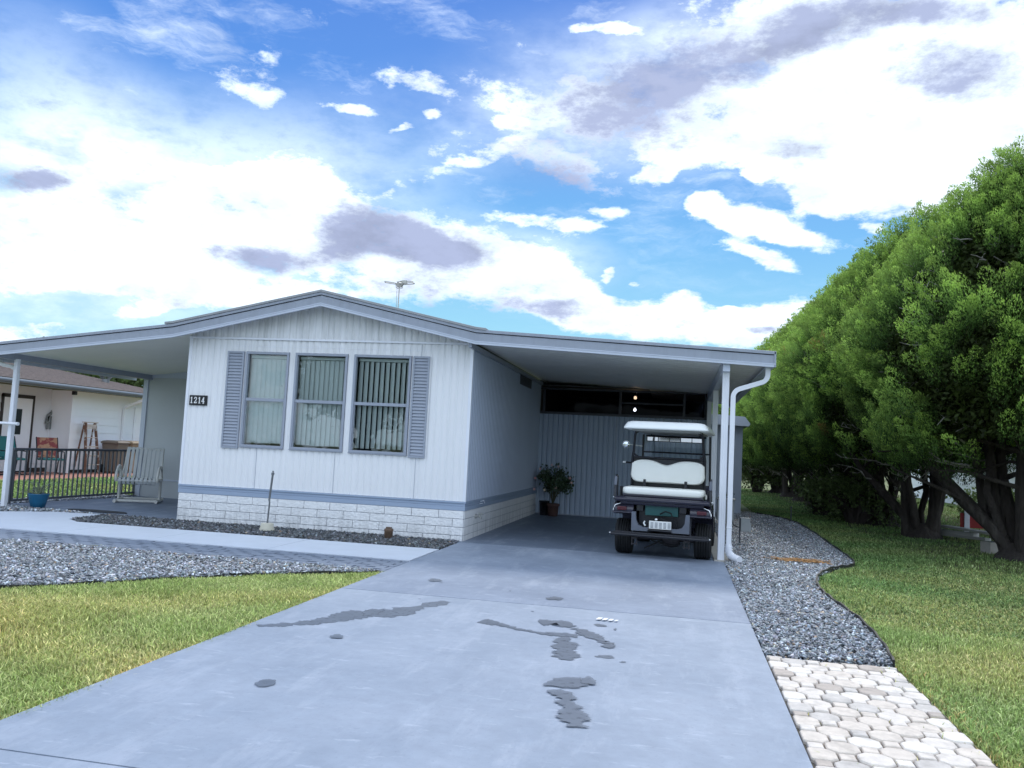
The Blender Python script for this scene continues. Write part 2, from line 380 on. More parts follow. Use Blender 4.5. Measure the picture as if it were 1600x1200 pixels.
M['earth'] = mat('lawn_earth', (.15,.175,.07), .95, .35, 7, .5, 40, col2=(.17,.135,.075), c2scale=1.3)
M['paint_floor'] = mat('painted_concrete', (.235,.28,.352), .58, .09, 9, .15, 160, col2=(.28,.325,.40), c2scale=1.7, c2lo=.35, c2hi=.68, spec=.35, bdist=.004)
M['paint_shade'] = mat('painted_concrete_shaded', (.19,.23,.305), .55, .09, 9, .15, 160, col2=(.245,.29,.375), c2scale=1.5, c2lo=.35, c2hi=.68, spec=.35, bdist=.004)  # panel by the carport: slightly darker paint, carport shade added to its colour
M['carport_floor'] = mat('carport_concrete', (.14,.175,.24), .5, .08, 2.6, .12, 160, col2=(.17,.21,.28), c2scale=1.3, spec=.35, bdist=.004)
M['wet'] = mat('damp_stain', (.12,.145,.185), .42, .08, 9, spec=.45)
M['walkp'] = mat('painted_walk', (.56,.61,.70), .55, .05, 3, .12, 120)
M['paverg'] = mat('grey_paver', (.185,.22,.285), .75, .10, 7, .35, 120)
M['bedbase'] = mat('gravel_bed_base', (.03,.033,.036), .9, .3, 20)
M['chip'] = mat('slate_chip', (.27,.295,.325), .6, .18, 25, .3, 120, tint=True)
M['plastic'] = mat('edging_plastic', (.012,.013,.013), .5, .1)
M['sand'] = mat('paver_joint', (.075,.066,.052), .9, .3, 30)
M['patio'] = mat('red_patio', (.42,.20,.15), .7, .12, 4)

g = MB()
g.quad((-250,-120,-.05),(250,-120,-.05),(250,500,-.05),(-250,500,-.05))
tag(g.build('ground', M['earth']), kind='structure')

def worn(m, sc=(1.2,.28,1), amt=.25):
    nt = m.node_tree; N = nt.nodes; L = nt.links; bs = [n for n in N if n.type == 'BSDF_PRINCIPLED'][0]; src = bs.inputs['Base Color'].links[0].from_socket
    tc = N.new('ShaderNodeTexCoord')
    for scl, s_, lo, hi, col, f in ((sc,3.2,.52,.74,(.40,.44,.52),amt*2.2),((1,1,1),38,.56,.72,(.12,.14,.18),amt*1.5),((.7,2.2,1),5.5,.58,.70,(.44,.49,.58),amt*2.4)):
        mp = N.new('ShaderNodeMapping'); mp.inputs['Scale'].default_value = scl; L.new(tc.outputs['Object'], mp.inputs[0])
        nz = N.new('ShaderNodeTexNoise'); nz.inputs['Scale'].default_value = s_; nz.inputs['Detail'].default_value = 8; nz.inputs['Roughness'].default_value = .72; L.new(mp.outputs[0], nz.inputs[0])
        mr = N.new('ShaderNodeMapRange'); mr.inputs[1].default_value = lo; mr.inputs[2].default_value = hi; mr.inputs[4].default_value = f; L.new(nz.outputs['Fac'], mr.inputs[0])
        mx = N.new('ShaderNodeMix'); mx.data_type = 'RGBA'; L.new(mr.outputs[0], mx.inputs[0]); L.new(src, mx.inputs[6]); mx.inputs[7].default_value = (*col,1); src = mx.outputs[2]
    L.new(src, bs.inputs['Base Color'])
for k_ in ('paint_floor','paint_shade','carport_floor'): worn(M[k_])
# driveway: panels with real joints, damp patches as thin sheets of the same slab
dv = MB()
ys = [-30, -12.6, -8.304, -4.223, -.17]
for a, b in zip(ys[:-1], ys[1:]):
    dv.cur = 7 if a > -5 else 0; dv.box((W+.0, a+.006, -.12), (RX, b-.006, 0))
dv.cur = 2; dv.box((W+.005, -30, -.13), (RX-.005, -.17, -.018))
dv.cur = 3; dv.box((W+.02, -.172, -.12), (RX, -.152, -.002))
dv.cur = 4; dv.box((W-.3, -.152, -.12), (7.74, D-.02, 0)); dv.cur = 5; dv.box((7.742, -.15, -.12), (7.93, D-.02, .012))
SV, SF, SA = [], [], []                     # damp patches: thin feathered sheets, alpha kept per vertex
def _tri(rows):
    "rows: list of (points, alpha), skinned one to the next"
    n = len(rows[0][0]); o = len(SV)
    for P, al in rows:
        for i, p in enumerate(P): SV.append(p); SA.append(al if not isinstance(al, list) else al[i])
    for r in range(len(rows)-1):
        for i in range(n-1):
            q = o+r*n+i; SF.extend([(q, q+1, q+n+1), (q, q+n+1, q+n)])
def blot(cx, cy, rx, ry, z, n=26, rough=.25, rot=0):
    ph = [random.uniform(0, 6.3) for _ in range(4)]; rings = []
    for k_, al in ((.03,.9),(.4,.9),(.72,.88),(.88,.75),(1.22,0)):
        pts = []
        for i in range(n+1):
            a = 2*PI*(i % n)/n; k = 1+rough*(.5*math.sin(2*a+ph[0])+.4*math.sin(3*a+ph[1])+.35*math.sin(5*a+ph[2])+.3*math.sin(9*a+ph[3]))
            x, y = rx*k*k_*math.cos(a), ry*k*k_*math.sin(a); pts.append((cx+x*math.cos(rot)-y*math.sin(rot), cy+x*math.sin(rot)+y*math.cos(rot), z))
        rings.append((pts, al))
    _tri(rings)
def smear(path, widths, z, sub=14):
    P = []; Wd = []
    for i in range(len(path)-1):
        for k in range(sub):
            t = k/sub; P.append([path[i][j]*(1-t)+path[i+1][j]*t for j in (0,1)]); Wd.append(widths[i]*(1-t)+widths[i+1]*t)
    P.append(path[-1]); Wd.append(widths[-1]); n = len(P); rows = [[] for _ in range(5)]; s1 = s2 = 0; f1 = f2 = 0
    for i in range(n):
        a = P[max(i-1,0)]; b = P[min(i+1,n-1)]; d = math.hypot(b[0]-a[0], b[1]-a[1]) or 1
        nx, ny = -(b[1]-a[1])/d, (b[0]-a[0])/d
        s1 = .84*s1+random.gauss(0,.23); s2 = .84*s2+random.gauss(0,.23); f1 = .3*f1+random.gauss(0,.06); f2 = .3*f2+random.gauss(0,.06)
        w1 = Wd[i]*max(.2, 1+s1+f1); w2 = Wd[i]*max(.2, 1+s2+f2)
        for r_, k in enumerate((w1+.020, w1*.82, 0, -w2*.82, -w2-.020)): rows[r_].append((P[i][0]+nx*k, P[i][1]+ny*k, z))
    en = [0.0]+[.85]*(n-2)+[0.0]
    _tri([(rows[0],0),(rows[1],en),(rows[2],en),(rows[3],en),(rows[4],0)])
smear([(4.44,-5.89),(4.58,-5.78),(4.74,-5.61),(4.87,-5.36),(5.04,-5.12),(5.23,-4.77),(5.41,-4.41)], [.03,.06,.08,.10,.11,.10,.05], .0020)
blot(4.99,-5.10,.06,.16,.0026)
smear([(5.83,-5.06),(5.98,-5.10)], [.06,.055], .0032); smear([(5.97,-5.10),(6.12,-5.22),(6.35,-5.31),(6.60,-5.27)], [.025,.03,.045,.03], .0038)
smear([(6.50,-5.34),(6.53,-5.48),(6.55,-5.68),(6.59,-5.88),(6.60,-5.99)], [.045,.075,.06,.085,.02], .0044)
smear([(6.26,-4.95),(6.39,-4.89),(6.52,-5.0)], [.06,.085,.04], .0050); smear([(6.53,-5.02),(6.66,-5.2),(6.78,-5.40),(6.86,-5.42)], [.04,.075,.045,.02], .0056); blot(6.83,-5.50,.05,.06,.0062)
blot(6.68,-6.50,.13,.105,.0068,40,.2,.5); blot(6.79,-6.43,.05,.07,.0092); smear([(6.63,-6.66),(6.71,-6.8),(6.75,-6.99),(6.80,-7.14),(6.82,-7.25)], [.03,.05,.055,.055,.03], .0074)
blot(6.83,-5.80,.055,.05,.0020); blot(6.95,-5.89,.02,.02,.0026); blot(6.71,-4.83,.045,.05,.0032); blot(6.83,-4.93,.012,.03,.0038)
blot(5.15,-7.11,.055,.07,.0044, rough=.12); blot(6.22,-3.86,.07,.09,.0050); blot(4.99,-3.42,.07,.08,.0056); blot(5.07,-5.98,.05,.05,.0068)
for k in range(4): blot(random.uniform(4.6,7.6), random.uniform(-9,-2), random.uniform(.006,.016), random.uniform(.008,.02), .0020+.0004*k, 9)
dv.cur = 6                               # worn white paint marks
for k, (w_, h_) in enumerate(((.035,.085),(.032,.08),(.030,.075),(.022,.045))):
    x = 6.66+.047*k; y = -4.62-.006*k
    dv.quad((x,y-h_/2,.0124),(x+w_,y-h_/2,.0124),(x+w_+.014,y+h_/2,.0124),(x+.014,y+h_/2,.0124))
drv = tag(dv.build('driveway', [M['paint_floor'], M['wet'], M['bedbase'], M['walkp'], M['carport_floor'], M['concrete'], M['plaquew'], M['paint_shade']], recalc=True), kind='structure')

def stain_mat():
    m = mat('damp_stain', (.115,.14,.18), .45, .12, 9, spec=.45); nt = m.node_tree; N = nt.nodes; L = nt.links
    out = [n for n in N if n.type == 'OUTPUT_MATERIAL'][0]; bs = [n for n in N if n.type == 'BSDF_PRINCIPLED'][0]
    at = N.new('ShaderNodeAttribute'); at.attribute_name = 'tint'; tc = N.new('ShaderNodeTexCoord'); nz = N.new('ShaderNodeTexNoise'); nz.inputs['Scale'].default_value = 22; nz.inputs['Detail'].default_value = 6
    L.new(tc.outputs['Object'], nz.inputs[0]); mr = N.new('ShaderNodeMapRange'); mr.inputs[1].default_value = .25; mr.inputs[2].default_value = .75; mr.inputs[3].default_value = -.42; mr.inputs[4].default_value = .25; L.new(nz.outputs['Fac'], mr.inputs[0])
    ad = N.new('ShaderNodeMath'); ad.operation = 'ADD'; L.new(at.outputs['Fac'], ad.inputs[0]); L.new(mr.outputs[0], ad.inputs[1])
    m2 = N.new('ShaderNodeMapRange'); m2.interpolation_type = 'SMOOTHSTEP'; m2.inputs[1].default_value = .22; m2.inputs[2].default_value = .75; m2.inputs[4].default_value = .92; L.new(ad.outputs[0], m2.inputs[0])
    tr = N.new('ShaderNodeBsdfTransparent'); mx = N.new('ShaderNodeMixShader'); L.new(m2.outputs[0], mx.inputs[0]); L.new(tr.outputs[0], mx.inputs[1]); L.new(bs.outputs[0], mx.inputs[2]); L.new(mx.outputs[0], out.inputs['Surface'])
    return m
big_mesh('damp_stain', np.array(SV), np.array(SF), stain_mat(), np.array(SA), drv)

# porch slab, walk, grey pavers
pz = MB(); pz.prism([(-3.45,.35),(-2.9,.32),(-1.25,.08),(0.02,-.02),(.02,3.6),(-3.2,3.6)], -.1, 0, 'z')
tag(pz.build('porch_floor', M['carport_floor']), kind='structure')
wk = MB()
xs = [-2.35, -.2, 1.05, 2.6, W-.012]
def ytop(x): return -1.08-.0*x
wk.prism([(-3.6,-.95),(-2.55,-.55),(-2.05,-.12),(-1.27,.06),(-1.15,-.85),(-.80,-1.08),(-.206,-1.08),(-.206,-2.24),(-1.0,-2.24),(-2.35,-2.2),(-3.6,-1.9)], -.08, .004, 'z')
for a, b in zip(xs[1:-1], xs[2:]): wk.prism([(a+.005,-2.25),(b-.005,-2.25),(b-.005,-1.08),(a+.005,-1.08)], -.08, .004, 'z')
tag(wk.build('walkway', M['walkp'], bevel=.006), kind='structure')
pv = MB(); y = -3.07; row = 0                                   # wavy interlocking blocks, painted grey
while y < -2.27:
    x = -6.5+(row % 2)*.11
    while x < W-.03:
        w_ = .215; x1 = min(x+w_, W-.012)
        z = -.004+random.uniform(-.004,.004); n = 6
        lo = [(x+.004+(x1-x-.008)*i/n, y+.004+.012*math.sin(2*PI*i/n)) for i in range(n+1)]
        hi = [(x+.004+(x1-x-.008)*i/n, y+.108+.012*math.sin(2*PI*i/n)) for i in range(n, -1, -1)]
        if random.random() > .0: pv.prism(lo+hi, -.07, z, 'z')
        x += .22
    y += .115; row += 1
tag(pv.build('paver_strip', M['paverg'], bevel=.004), kind='structure')
sheet('paver_bedding', [(-6.6,-3.2),(W-.02,-3.2),(W-.02,-2.2),(-6.6,-2.2)], -.03, M['sand'])

# octagon-and-dot pavers beside the driveway
op = MB(); a_ = .170; k = a_/2; c_ = .056
tints = [(.64,.57,.50),(.68,.62,.56),(.46,.40,.35),(.55,.51,.47),(.72,.67,.61)]
M['pav'] = [mat('stone_paver', t, .85, .16, 16, .45, 110, col2=tuple(q*.72 for q in t), c2scale=9, c2lo=.52, c2hi=.75) for t in tints]
x0, x1_, ya, yb = RX+.012, 8.69, -14.0, -5.33
def clip_poly(P):
    for ax, lim, sg in ((0,x0,1),(0,x1_,-1),(1,yb,-1)):
        Q = []
        for i in range(len(P)):
            p, q = P[i], P[(i+1) % len(P)]; dp = (p[ax]-lim)*sg; dq = (q[ax]-lim)*sg
            if dp >= 0: Q.append(p)
            if dp*dq < 0: t = dp/(dp-dq); Q.append((p[0]+(q[0]-p[0])*t, p[1]+(q[1]-p[1])*t))
        P = Q
        if len(P) < 3: return None
    return P
s45 = math.sqrt(.5); s_ = a_
for i in range(-60, 60):
    for j in range(-60, 60):
        ux, uy = i*s_, j*s_
        gx = 8.28+(ux-uy)*s45; gy = -9+(ux+uy)*s45
        if not (x0-.2 < gx < x1_+.2 and ya < gy < yb+.2): continue
        h = s_/2-.0048; c = .054
        octo = [(h-c,-h),(h,-h+c),(h,h-c),(h-c,h),(-h+c,h),(-h,h-c),(-h,-h+c),(-h+c,-h)]
        sq = [(s_/2+dx, s_/2+dy) for dx, dy in ((0,-c+.003),(c-.003,0),(0,c-.003),(-c+.003,0))]
        for pl in (octo, sq):
            P = clip_poly([(gx+(px-py)*s45, gy+(px+py)*s45) for px, py in pl])
            if P and poly_area(P) > .0004:
                op.cur = random.choices(range(5), (5,5,1.3,2,4))[0]
                z = random.uniform(-.004,.006); n_ = len(P); cxm = sum(p[0] for p in P)/n_; cym = sum(p[1] for p in P)/n_
                ins = [(cxm+(p[0]-cxm)*.86, cym+(p[1]-cym)*.86, z) for p in P]; mid = [(cxm+(p[0]-cxm)*.95, cym+(p[1]-cym)*.95, z-.003) for p in P]
                op.layers([[(p[0],p[1],-.06) for p in P], [(p[0],p[1],z-.010) for p in P], mid, ins], smooth=False)
tag(op.build('stone_path', M['pav']), kind='structure')
sheet('stone_path_bedding', [(RX+.003,-14),(8.71,-14),(8.71,-5.28),(RX+.003,-5.28)], -.022, M['sand'])

# gravel beds
EDGE_R = [(8.69,-5.25),(8.76,-4.6),(8.79,-3.67),(8.74,-2.7),(8.73,-2.15),(8.77,-1.6),(8.90,-.9),(9.17,-.15),(9.45,.25),(9.60,.7),(9.66,1.5),(9.72,3.2),(9.8,5.5),(9.82,7.6),(9.65,9.2),(9.2,10.4)]
BED_R = [(RX+.01,-5.32)]+EDGE_R+[(8.9,10.9),(8.3,10.6),(7.95,9.4),(7.95,0),(RX+.01,-.2)]
BED_L = [(4.33,-3.09),(-7,-3.09),(-7,-8.4),(-1.2,-8.4),(.3,-7.0),(1.96,-5.43),(2.26,-5.14),(2.6,-4.71),(3.35,-3.87),(4.29,-3.14)]
BED_F = [(-.86,-1.06),(4.34,-1.06),(4.34,-.03),(0,-.03),(-1.2,.05),(-1.14,-.8)]
BED_P = [(-3.62,-.8),(-2.6,-.5),(-2.1,-.1),(-1.3,.05),(-2.9,.3),(-3.45,.34),(-3.22,3.6),(-3.65,3.6),(-4.2,.4)]
for nm, pl in (('gravel_bed', BED_R), ('gravel_bed', BED_L), ('gravel_bed', BED_F), ('gravel_bed', BED_P)): sheet(nm, pl, -.034, M['bedbase'])
def chips(name, poly, dens, size, bright=1.0, zhi=.016, white=.02, dfun=None):
    x, y = scatter(poly, dens, dfun); k = inview(x, y, 2.0); x, y = x[k], y[k]; n = len(x)
    a = RNG.uniform(.5,1.25,n)*size; b = a*RNG.uniform(.45,.85,n); c = a*RNG.uniform(.14,.34,n)
    base = np.array([(-1,-.8,-1),(.8,-1,-1),(1,.7,-1),(-.7,1,-1),(-.8,-.6,1),(.6,-.8,1),(.8,.6,1),(-.5,.8,1)])*.5
    V = base[None]+RNG.normal(0,.13,(n,8,3)); V *= np.stack([a,b,c],1)[:,None,:]
    th = RNG.uniform(0,2*PI,n); tx = RNG.normal(0,.5,n); ty = RNG.normal(0,.5,n)
    def rot(V, ang, i, j):
        c_, s_ = np.cos(ang)[:,None], np.sin(ang)[:,None]; A, B = V[:,:,i].copy(), V[:,:,j].copy()
        V[:,:,i] = A*c_-B*s_; V[:,:,j] = A*s_+B*c_
    rot(V,tx,1,2); rot(V,ty,0,2); rot(V,th,0,1)
    V[:,:,0] += x[:,None]; V[:,:,1] += y[:,None]; V[:,:,2] += RNG.uniform(-.028,zhi,n)[:,None]
    F = np.array([(0,3,2,1),(4,5,6,7),(0,1,5,4),(1,2,6,5),(2,3,7,6),(3,0,4,7)])
    F = (F[None]+8*np.arange(n)[:,None,None]).reshape(-1,4)
    t = RNG.lognormal(-.06,.46,n)*bright
    col = np.stack([t*RNG.uniform(.9,1.12,n), t, t*RNG.uniform(.92,1.1,n)],1)
    wv = RNG.random(n) < white; col[wv] *= 2.4; br = RNG.random(n) < .03; col[br] *= np.array([1.7,1.25,.85])
    o = big_mesh(name, V.reshape(-1,3), F, M['chip'], np.repeat(np.clip(col,0,2.7),8,0))
    return o
R_ = lambda x, y: np.clip(1.25-dist(x,y)/22, .35, 1)
tag(chips('gravel', BED_R, 6600, .030, 1.0, .018, .015, R_), 'loose grey slate chippings filling the curved bed right of the driveway', 'gravel', kind='stuff')
tag(chips('gravel', BED_L, 5800, .031, 1.0, .018, .05, R_), 'loose grey slate chippings in the wedge bed beside the left lawn', 'gravel', kind='stuff')
tag(chips('gravel', BED_F, 3200, .038, .42, .018, .02), 'dark slate chippings in the narrow bed along the front wall base', 'gravel', kind='stuff')
tag(chips('gravel', BED_P, 2000, .045, .95, .016, .10), 'mixed pale chippings round the porch post and under the railing', 'gravel', kind='stuff')
# dry orange needles lying on the gravel
x = RNG.normal(8.86,.17,420); y = RNG.normal(.42,.10,420); n = len(x); th = RNG.uniform(0,PI,n); l = RNG.uniform(.02,.05,n)
V = np.zeros((n,4,3)); dx, dy = np.cos(th)*l, np.sin(th)*l; wx, wy = -np.sin(th)*.006, np.cos(th)*.006
for i, (s1, s2) in enumerate(((-1,-1),(1,-1),(1,1),(-1,1))): V[:,i,0] = x+s1*dx+s2*wx; V[:,i,1] = y+s1*dy+s2*wy; V[:,i,2] = .022+RNG.uniform(0,.012,n)
M['straw'] = mat('dry_needles', (.36,.20,.08), .9, .2, 9)
tag(big_mesh('dead_needles', V.reshape(-1,3), np.arange(4*n).reshape(-1,4), M['straw']), 'patch of dry orange needles lying on the right gravel', 'dead leaves', kind='stuff')

def edging(path, label, h=.035):
    mb = MB(); n = len(path); ring = []
    vs = []; 
    for i, (x, y) in enumerate(path):
        a = path[max(i-1,0)]; b = path[min(i+1,n-1)]; d = math.hypot(b[0]-a[0], b[1]-a[1]); nx, ny = -(b[1]-a[1])/d*.008, (b[0]-a[0])/d*.008
        hz = h+.008*math.sin(i*1.7); ring.append([(x-nx,y-ny,-.05),(x-nx,y-ny,hz),(x+nx,y+ny,hz),(x+nx,y+ny,-.05)])
    mb.layers(ring, smooth=False)
    return tag(mb.build('garden_edging', M['plastic']), label, 'edging')
def smooth_path(P, sub=6):
    out = []
    for i in range(len(P)-1):
        p0, p1, p2, p3 = P[max(i-1,0)], P[i], P[i+1], P[min(i+2,len(P)-1)]
        for k in range(sub):
            t = k/sub; out.append(tuple(.5*(2*p1[j]+(p2[j]-p0[j])*t+(2*p0[j]-5*p1[j]+4*p2[j]-p3[j])*t*t+(3*p1[j]-p0[j]-3*p2[j]+p3[j])*t**3) for j in (0,1)))
    return out+[P[-1]]
edging(smooth_path(EDGE_R), 'black plastic strip curving between the right gravel bed and lawn')
edging(smooth_path([(-1.2,-8.4),(.3,-7.0),(1.96,-5.44),(2.6,-4.72),(3.35,-3.88),(4.31,-3.14)]), 'black plastic strip between the left lawn and its wedge of gravel', .004)

# grass blades
M['grass'] = mat('grass_blade', (.35,.44,.18), .6, .10, 3, tint=True, trans=.25, spec=.25)
def blades(name, poly, dens, h, wd, dfun=None, shade=None, hue=(1,1,1), dry=.2, m=1.5):
    x, y = scatter(poly, dens, dfun); k = inview(x, y, m); x, y = x[k], y[k]; n = len(x)
    th = RNG.uniform(0,2*PI,n); hh = h*RNG.uniform(.45,1.25,n); w = wd*RNG.uniform(.7,1.3,n)
    patch = .5+.0+.5*np.sin(x*2.1+np.sin(y*1.7)*2)*np.sin(y*2.6+np.cos(x*1.3)*2)
    hh *= .8+.4*patch
    lean = np.abs(RNG.normal(0,.7,n))*hh
    lx, ly = np.cos(th), np.sin(th); px, py = -ly*w/2, lx*w/2
    V = np.zeros((n,5,3))
    b = RNG.uniform(.45,.6,n)
    V[:,0] = np.stack([x-px,y-py,np.full(n,-.045)],1); V[:,1] = np.stack([x+px,y+py,np.full(n,-.045)],1)
    V[:,2] = np.stack([x+lx*lean*.35+px*.9,y+ly*lean*.35+py*.9,-.045+hh*.66],1); V[:,3] = np.stack([x+lx*lean*.35-px*.9,y+ly*lean*.35-py*.9,-.045+hh*.66],1)
    V[:,4] = np.stack([x+lx*lean,y+ly*lean,-.045+hh*b*1.7],1)
    idx = 5*np.arange(n)[:,None]
    F = np.concatenate([idx+np.array([[0,1,2]]), idx+np.array([[0,2,3]]), idx+np.array([[3,2,4]])], 0)
    t = np.clip(RNG.lognormal(-.04,.34,n),.35,2.0); col = np.stack([t,t,t],1)*np.array(hue)
    pw = np.clip(.5+.9*np.sin(x*1.3+2.1*np.sin(y*.9+.6))*np.cos(y*1.6+1.3*np.sin(x*.8))+RNG.normal(0,.15,n),0,1)[:,None]
    col *= pw*np.array([1.22,1.06,1.0])+(1-pw)*np.array([.86,.96,.84])
    dr = RNG.random(n) < dry*(.4+1.2*(1-patch)); col[dr] *= np.array([1.75,1.45,2.0])
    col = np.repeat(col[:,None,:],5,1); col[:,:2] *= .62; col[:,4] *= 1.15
    return big_mesh(name, V.reshape(-1,3), F, M['grass'], col.reshape(-1,3))
LAWN_L = [(4.36,-3.16),(3.37,-3.90),(2.62,-4.74),(1.98,-5.47),(.3,-7.05),(-1.2,-8.45),(-1.2,-9.6),(4.41,-9.6)]
LAWN_R = [(8.72,-14)]+[(x+.02,y) for x, y in EDGE_R]+[(9.2,30),(18,30),(18,-14)]
thin = lambda x, y: .45+.55*(np.sin(x*3.7+np.sin(y*2.9)*1.6)*np.sin(y*4.3+np.cos(x*3.1)*1.4) > -.55)
nearfar = lambda x, y: np.clip(7.5/dist(x,y), .0, 1)**2.0
far_ = lambda x, y: (dist(x,y) > 8)*np.clip(14/dist(x,y),0,1)**1.6
tag(blades('grass', LAWN_L, 19000, .050, .0054, thin, hue=(1.08,1.0,.86), dry=.40), 'dry yellow green turf of the front lawn left of the driveway', 'grass', kind='stuff')
tag(blades('grass', LAWN_R, 13000, .044, .0058, lambda x, y: nearfar(x,y)*(dist(x,y) < 13)*thin(x,y), hue=(.98,.98,.86), dry=.2, m=3.5), 'green turf of the side lawn close to the stone path', 'grass', kind='stuff')
tag(blades('grass', LAWN_R, 2600, .05, .015, lambda x, y: far_(x,y)*np.where((x > 10.9)&(y > -.2), .35, 1), hue=(.50,.62,.55), dry=.10, m=3.5), 'shade tinted turf of the side lawn under the trees', 'grass', kind='stuff')  # hue darkened to paint the shade below the crowns
tag(blades('grass', [(-3.75,0),(-3.7,9),(-5.5,14),(-8.2,14),(-7.7,5),(-7.7,0)], 700, .08, .022, None, hue=(.78,.86,.72), dry=.15, m=3), 'mown grass between the porch railing and the red patio', 'grass', kind='stuff')
# stray tufts through the pavers and at slab edges
tx, ty = [], []
for cx_, cy_, s_, n_ in ((.95,-2.95,.05,130),(-1.2,-2.1,.05,90),(2.4,-3.05,.05,120),(3.9,-3.0,.06,90)): tx += list(RNG.normal(cx_,s_,n_)); ty += list(RNG.normal(cy_,s_*.7,n_))
tri = [(-8,-14),(14,-14),(14,4),(-8,4)]
_sc = scatter
def scatter(poly, dens, dfun=None): return (np.array(tx), np.array(ty)) if poly == 'tufts' else _sc(poly, dens, dfun)
for q in range(900): tx.append(RNG.uniform(RX+.02,8.68)); ty.append(RNG.uniform(-9.5,-5.3))
for q in range(500): tx.append(RNG.normal(8.66,.05)); ty.append(RNG.uniform(-9.5,-5.3))
tag(blades('grass', 'tufts', 0, .045, .006, hue=(1.1,1.0,.9), dry=.45), 'stray grass tufts growing between pavers and slab edges', 'grass', kind='stuff')
tx, ty = list(RNG.normal(4.345,.028,5200)), list(RNG.uniform(-9.4,-3.15,5200))
tx += list(RNG.normal(8.78,.05,1500)); ty += list(RNG.uniform(-9.4,-5.2,1500))
tag(blades('dry_grass', 'tufts', 0, .040, .006, hue=(1.25,.85,.75), dry=.75), 'straw coloured dry grass along the edges of driveway and path', 'grass', kind='stuff')
sheet('patio', [(-7.7,3),(-7.55,7),(-7.4,14),(-11,14),(-11,3)], -.02, M['patio'])

M['litter_shade'] = mat('needle_litter_shade', (.045,.036,.026), .95, .35, 14, .6, 40, col2=(.09,.06,.035), c2scale=5)  # dark needle litter that also paints the trees' shade on the ground
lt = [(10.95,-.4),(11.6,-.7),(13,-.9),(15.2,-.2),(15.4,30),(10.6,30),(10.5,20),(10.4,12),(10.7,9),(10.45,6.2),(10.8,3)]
sheet('litter_with_shade', lt, -.042, M['litter_shade'])
# ------------------------------------------------------------------ the mobile home
H = thing('mobile_home', 'low white ribbed mobile home with blue grey gable trim, carport and porch', 'house')
def ribbed(mb, o, d, nrm, L, z0, z1, holes=(), pitch=.1, amp=.007, sub=8):
    """vertical rounded ribs along a wall; z1 may be a function of the distance along it"""
    n = int(L/pitch*sub); ts = [L*i/n for i in range(n+1)]
    for h in holes: ts += [h[0], h[1]]
    ts = sorted(set(round(t, 4) for t in ts))
    def off(t):
        ph = (t/pitch) % 1.0
        return amp*(1 if ph < .5 else (1-(1-math.cos((ph-.5)*4*PI))))
    zt = z1 if callable(z1) else (lambda t: z1)
    P = lambda t, z: (o[0]+d[0]*t+nrm[0]*off(t), o[1]+d[1]*t+nrm[1]*off(t), z)
    for a, b in zip(ts[:-1], ts[1:]):
        m_ = (a+b)/2; cut = [(h[2], h[3]) for h in holes if h[0] < m_ < h[1]]
        zs = [z0]+[q for c in sorted(cut) for q in c]+[None]
        for i in range(0, len(zs), 2):
            lo = zs[i]; hi = zs[i+1]
            za, zb = (zt(a), zt(b)) if hi is None else (hi, hi)
            if min(za, zb) > lo: mb.add([P(a,lo), P(b,lo), P(b,zb), P(a,za)], [(0,1,2,3)], True)
ZB0, ZB1, ZT, ZW0, ZW1 = .412, .539, 2.722, 1.138, 2.543
RAIL = 1.838
WINS = [(.925,1.612),(1.712,2.526),(2.624,3.488)]
PROF = [(-3.55,2.50),(-.13,2.895),(2.18,3.40),(4.48,2.905),(8.42,2.705)]
def roof_z(x):
    for (xa,za),(xb,zb) in zip(PROF[:-1], PROF[1:]):
        if xa <= x <= xb: return za+(zb-za)*(x-xa)/(xb-xa)
    return PROF[0][1] if x < PROF[0][0] else PROF[-1][1]

mb = MB(); ribbed(mb, (0,0), (1,0), (0,-1), W, ZB1, ZT-.0, [(a-.004,b+.004,ZW0-.004,ZW1+.004) for a, b in WINS]); o = mb.build('front_siding', M['siding'], H, recalc=False)
mb = MB(); ribbed(mb, (0.0,-.004), (1,0), (0,-1), W, ZT+.03, lambda t: roof_z(t)-.10); mb.build('gable_siding', M['siding'], H, recalc=False)
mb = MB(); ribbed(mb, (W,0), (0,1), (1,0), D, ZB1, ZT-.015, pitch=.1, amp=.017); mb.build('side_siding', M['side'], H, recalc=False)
mb = MB(); ribbed(mb, (0,9), (0,-1), (-1,0), 9, 0, ZT-.02); mb.build('porch_side_siding', M['siding'], H, recalc=False)
mb = MB()                                                     # trims: eave line under the gable, corners, thin head flashing
mb.box((-.015,-.032,ZT), (W+.015,-.010,ZT+.028)); mb.box((.72,-.0125,2.624), (W-.62,-.0085,2.628))
for x in (0, W): mb.box((x-.022,-.016,ZB1), (x+.022,.022,ZT-.001))
mb.build('corner_trim', M['white'], H, bevel=.003)
for t in (1.20, 2.42, 3.63):
    mb = MB(); mb.box((t-.0015,-.0135,ZB1), (t+.0015,-.006,ZW0 if t<3.5 else ZT-.01)); mb.build('panel_seam', M['trim'], H)
# stepped band under the siding, front and carport side
mb = MB()
for z0, z1, dp in ((ZB0,ZB0+.062,.022),(ZB0+.062,ZB1-.026,.015),(ZB1-.026,ZB1,.028)):
    mb.box((-.02,-dp,z0), (W+dp,.01,z1-.002)); mb.box((W-.01,.01,z0), (W+dp,D,z1-.002))
mb.build('trim_band', M['belt'], H, bevel=.003)
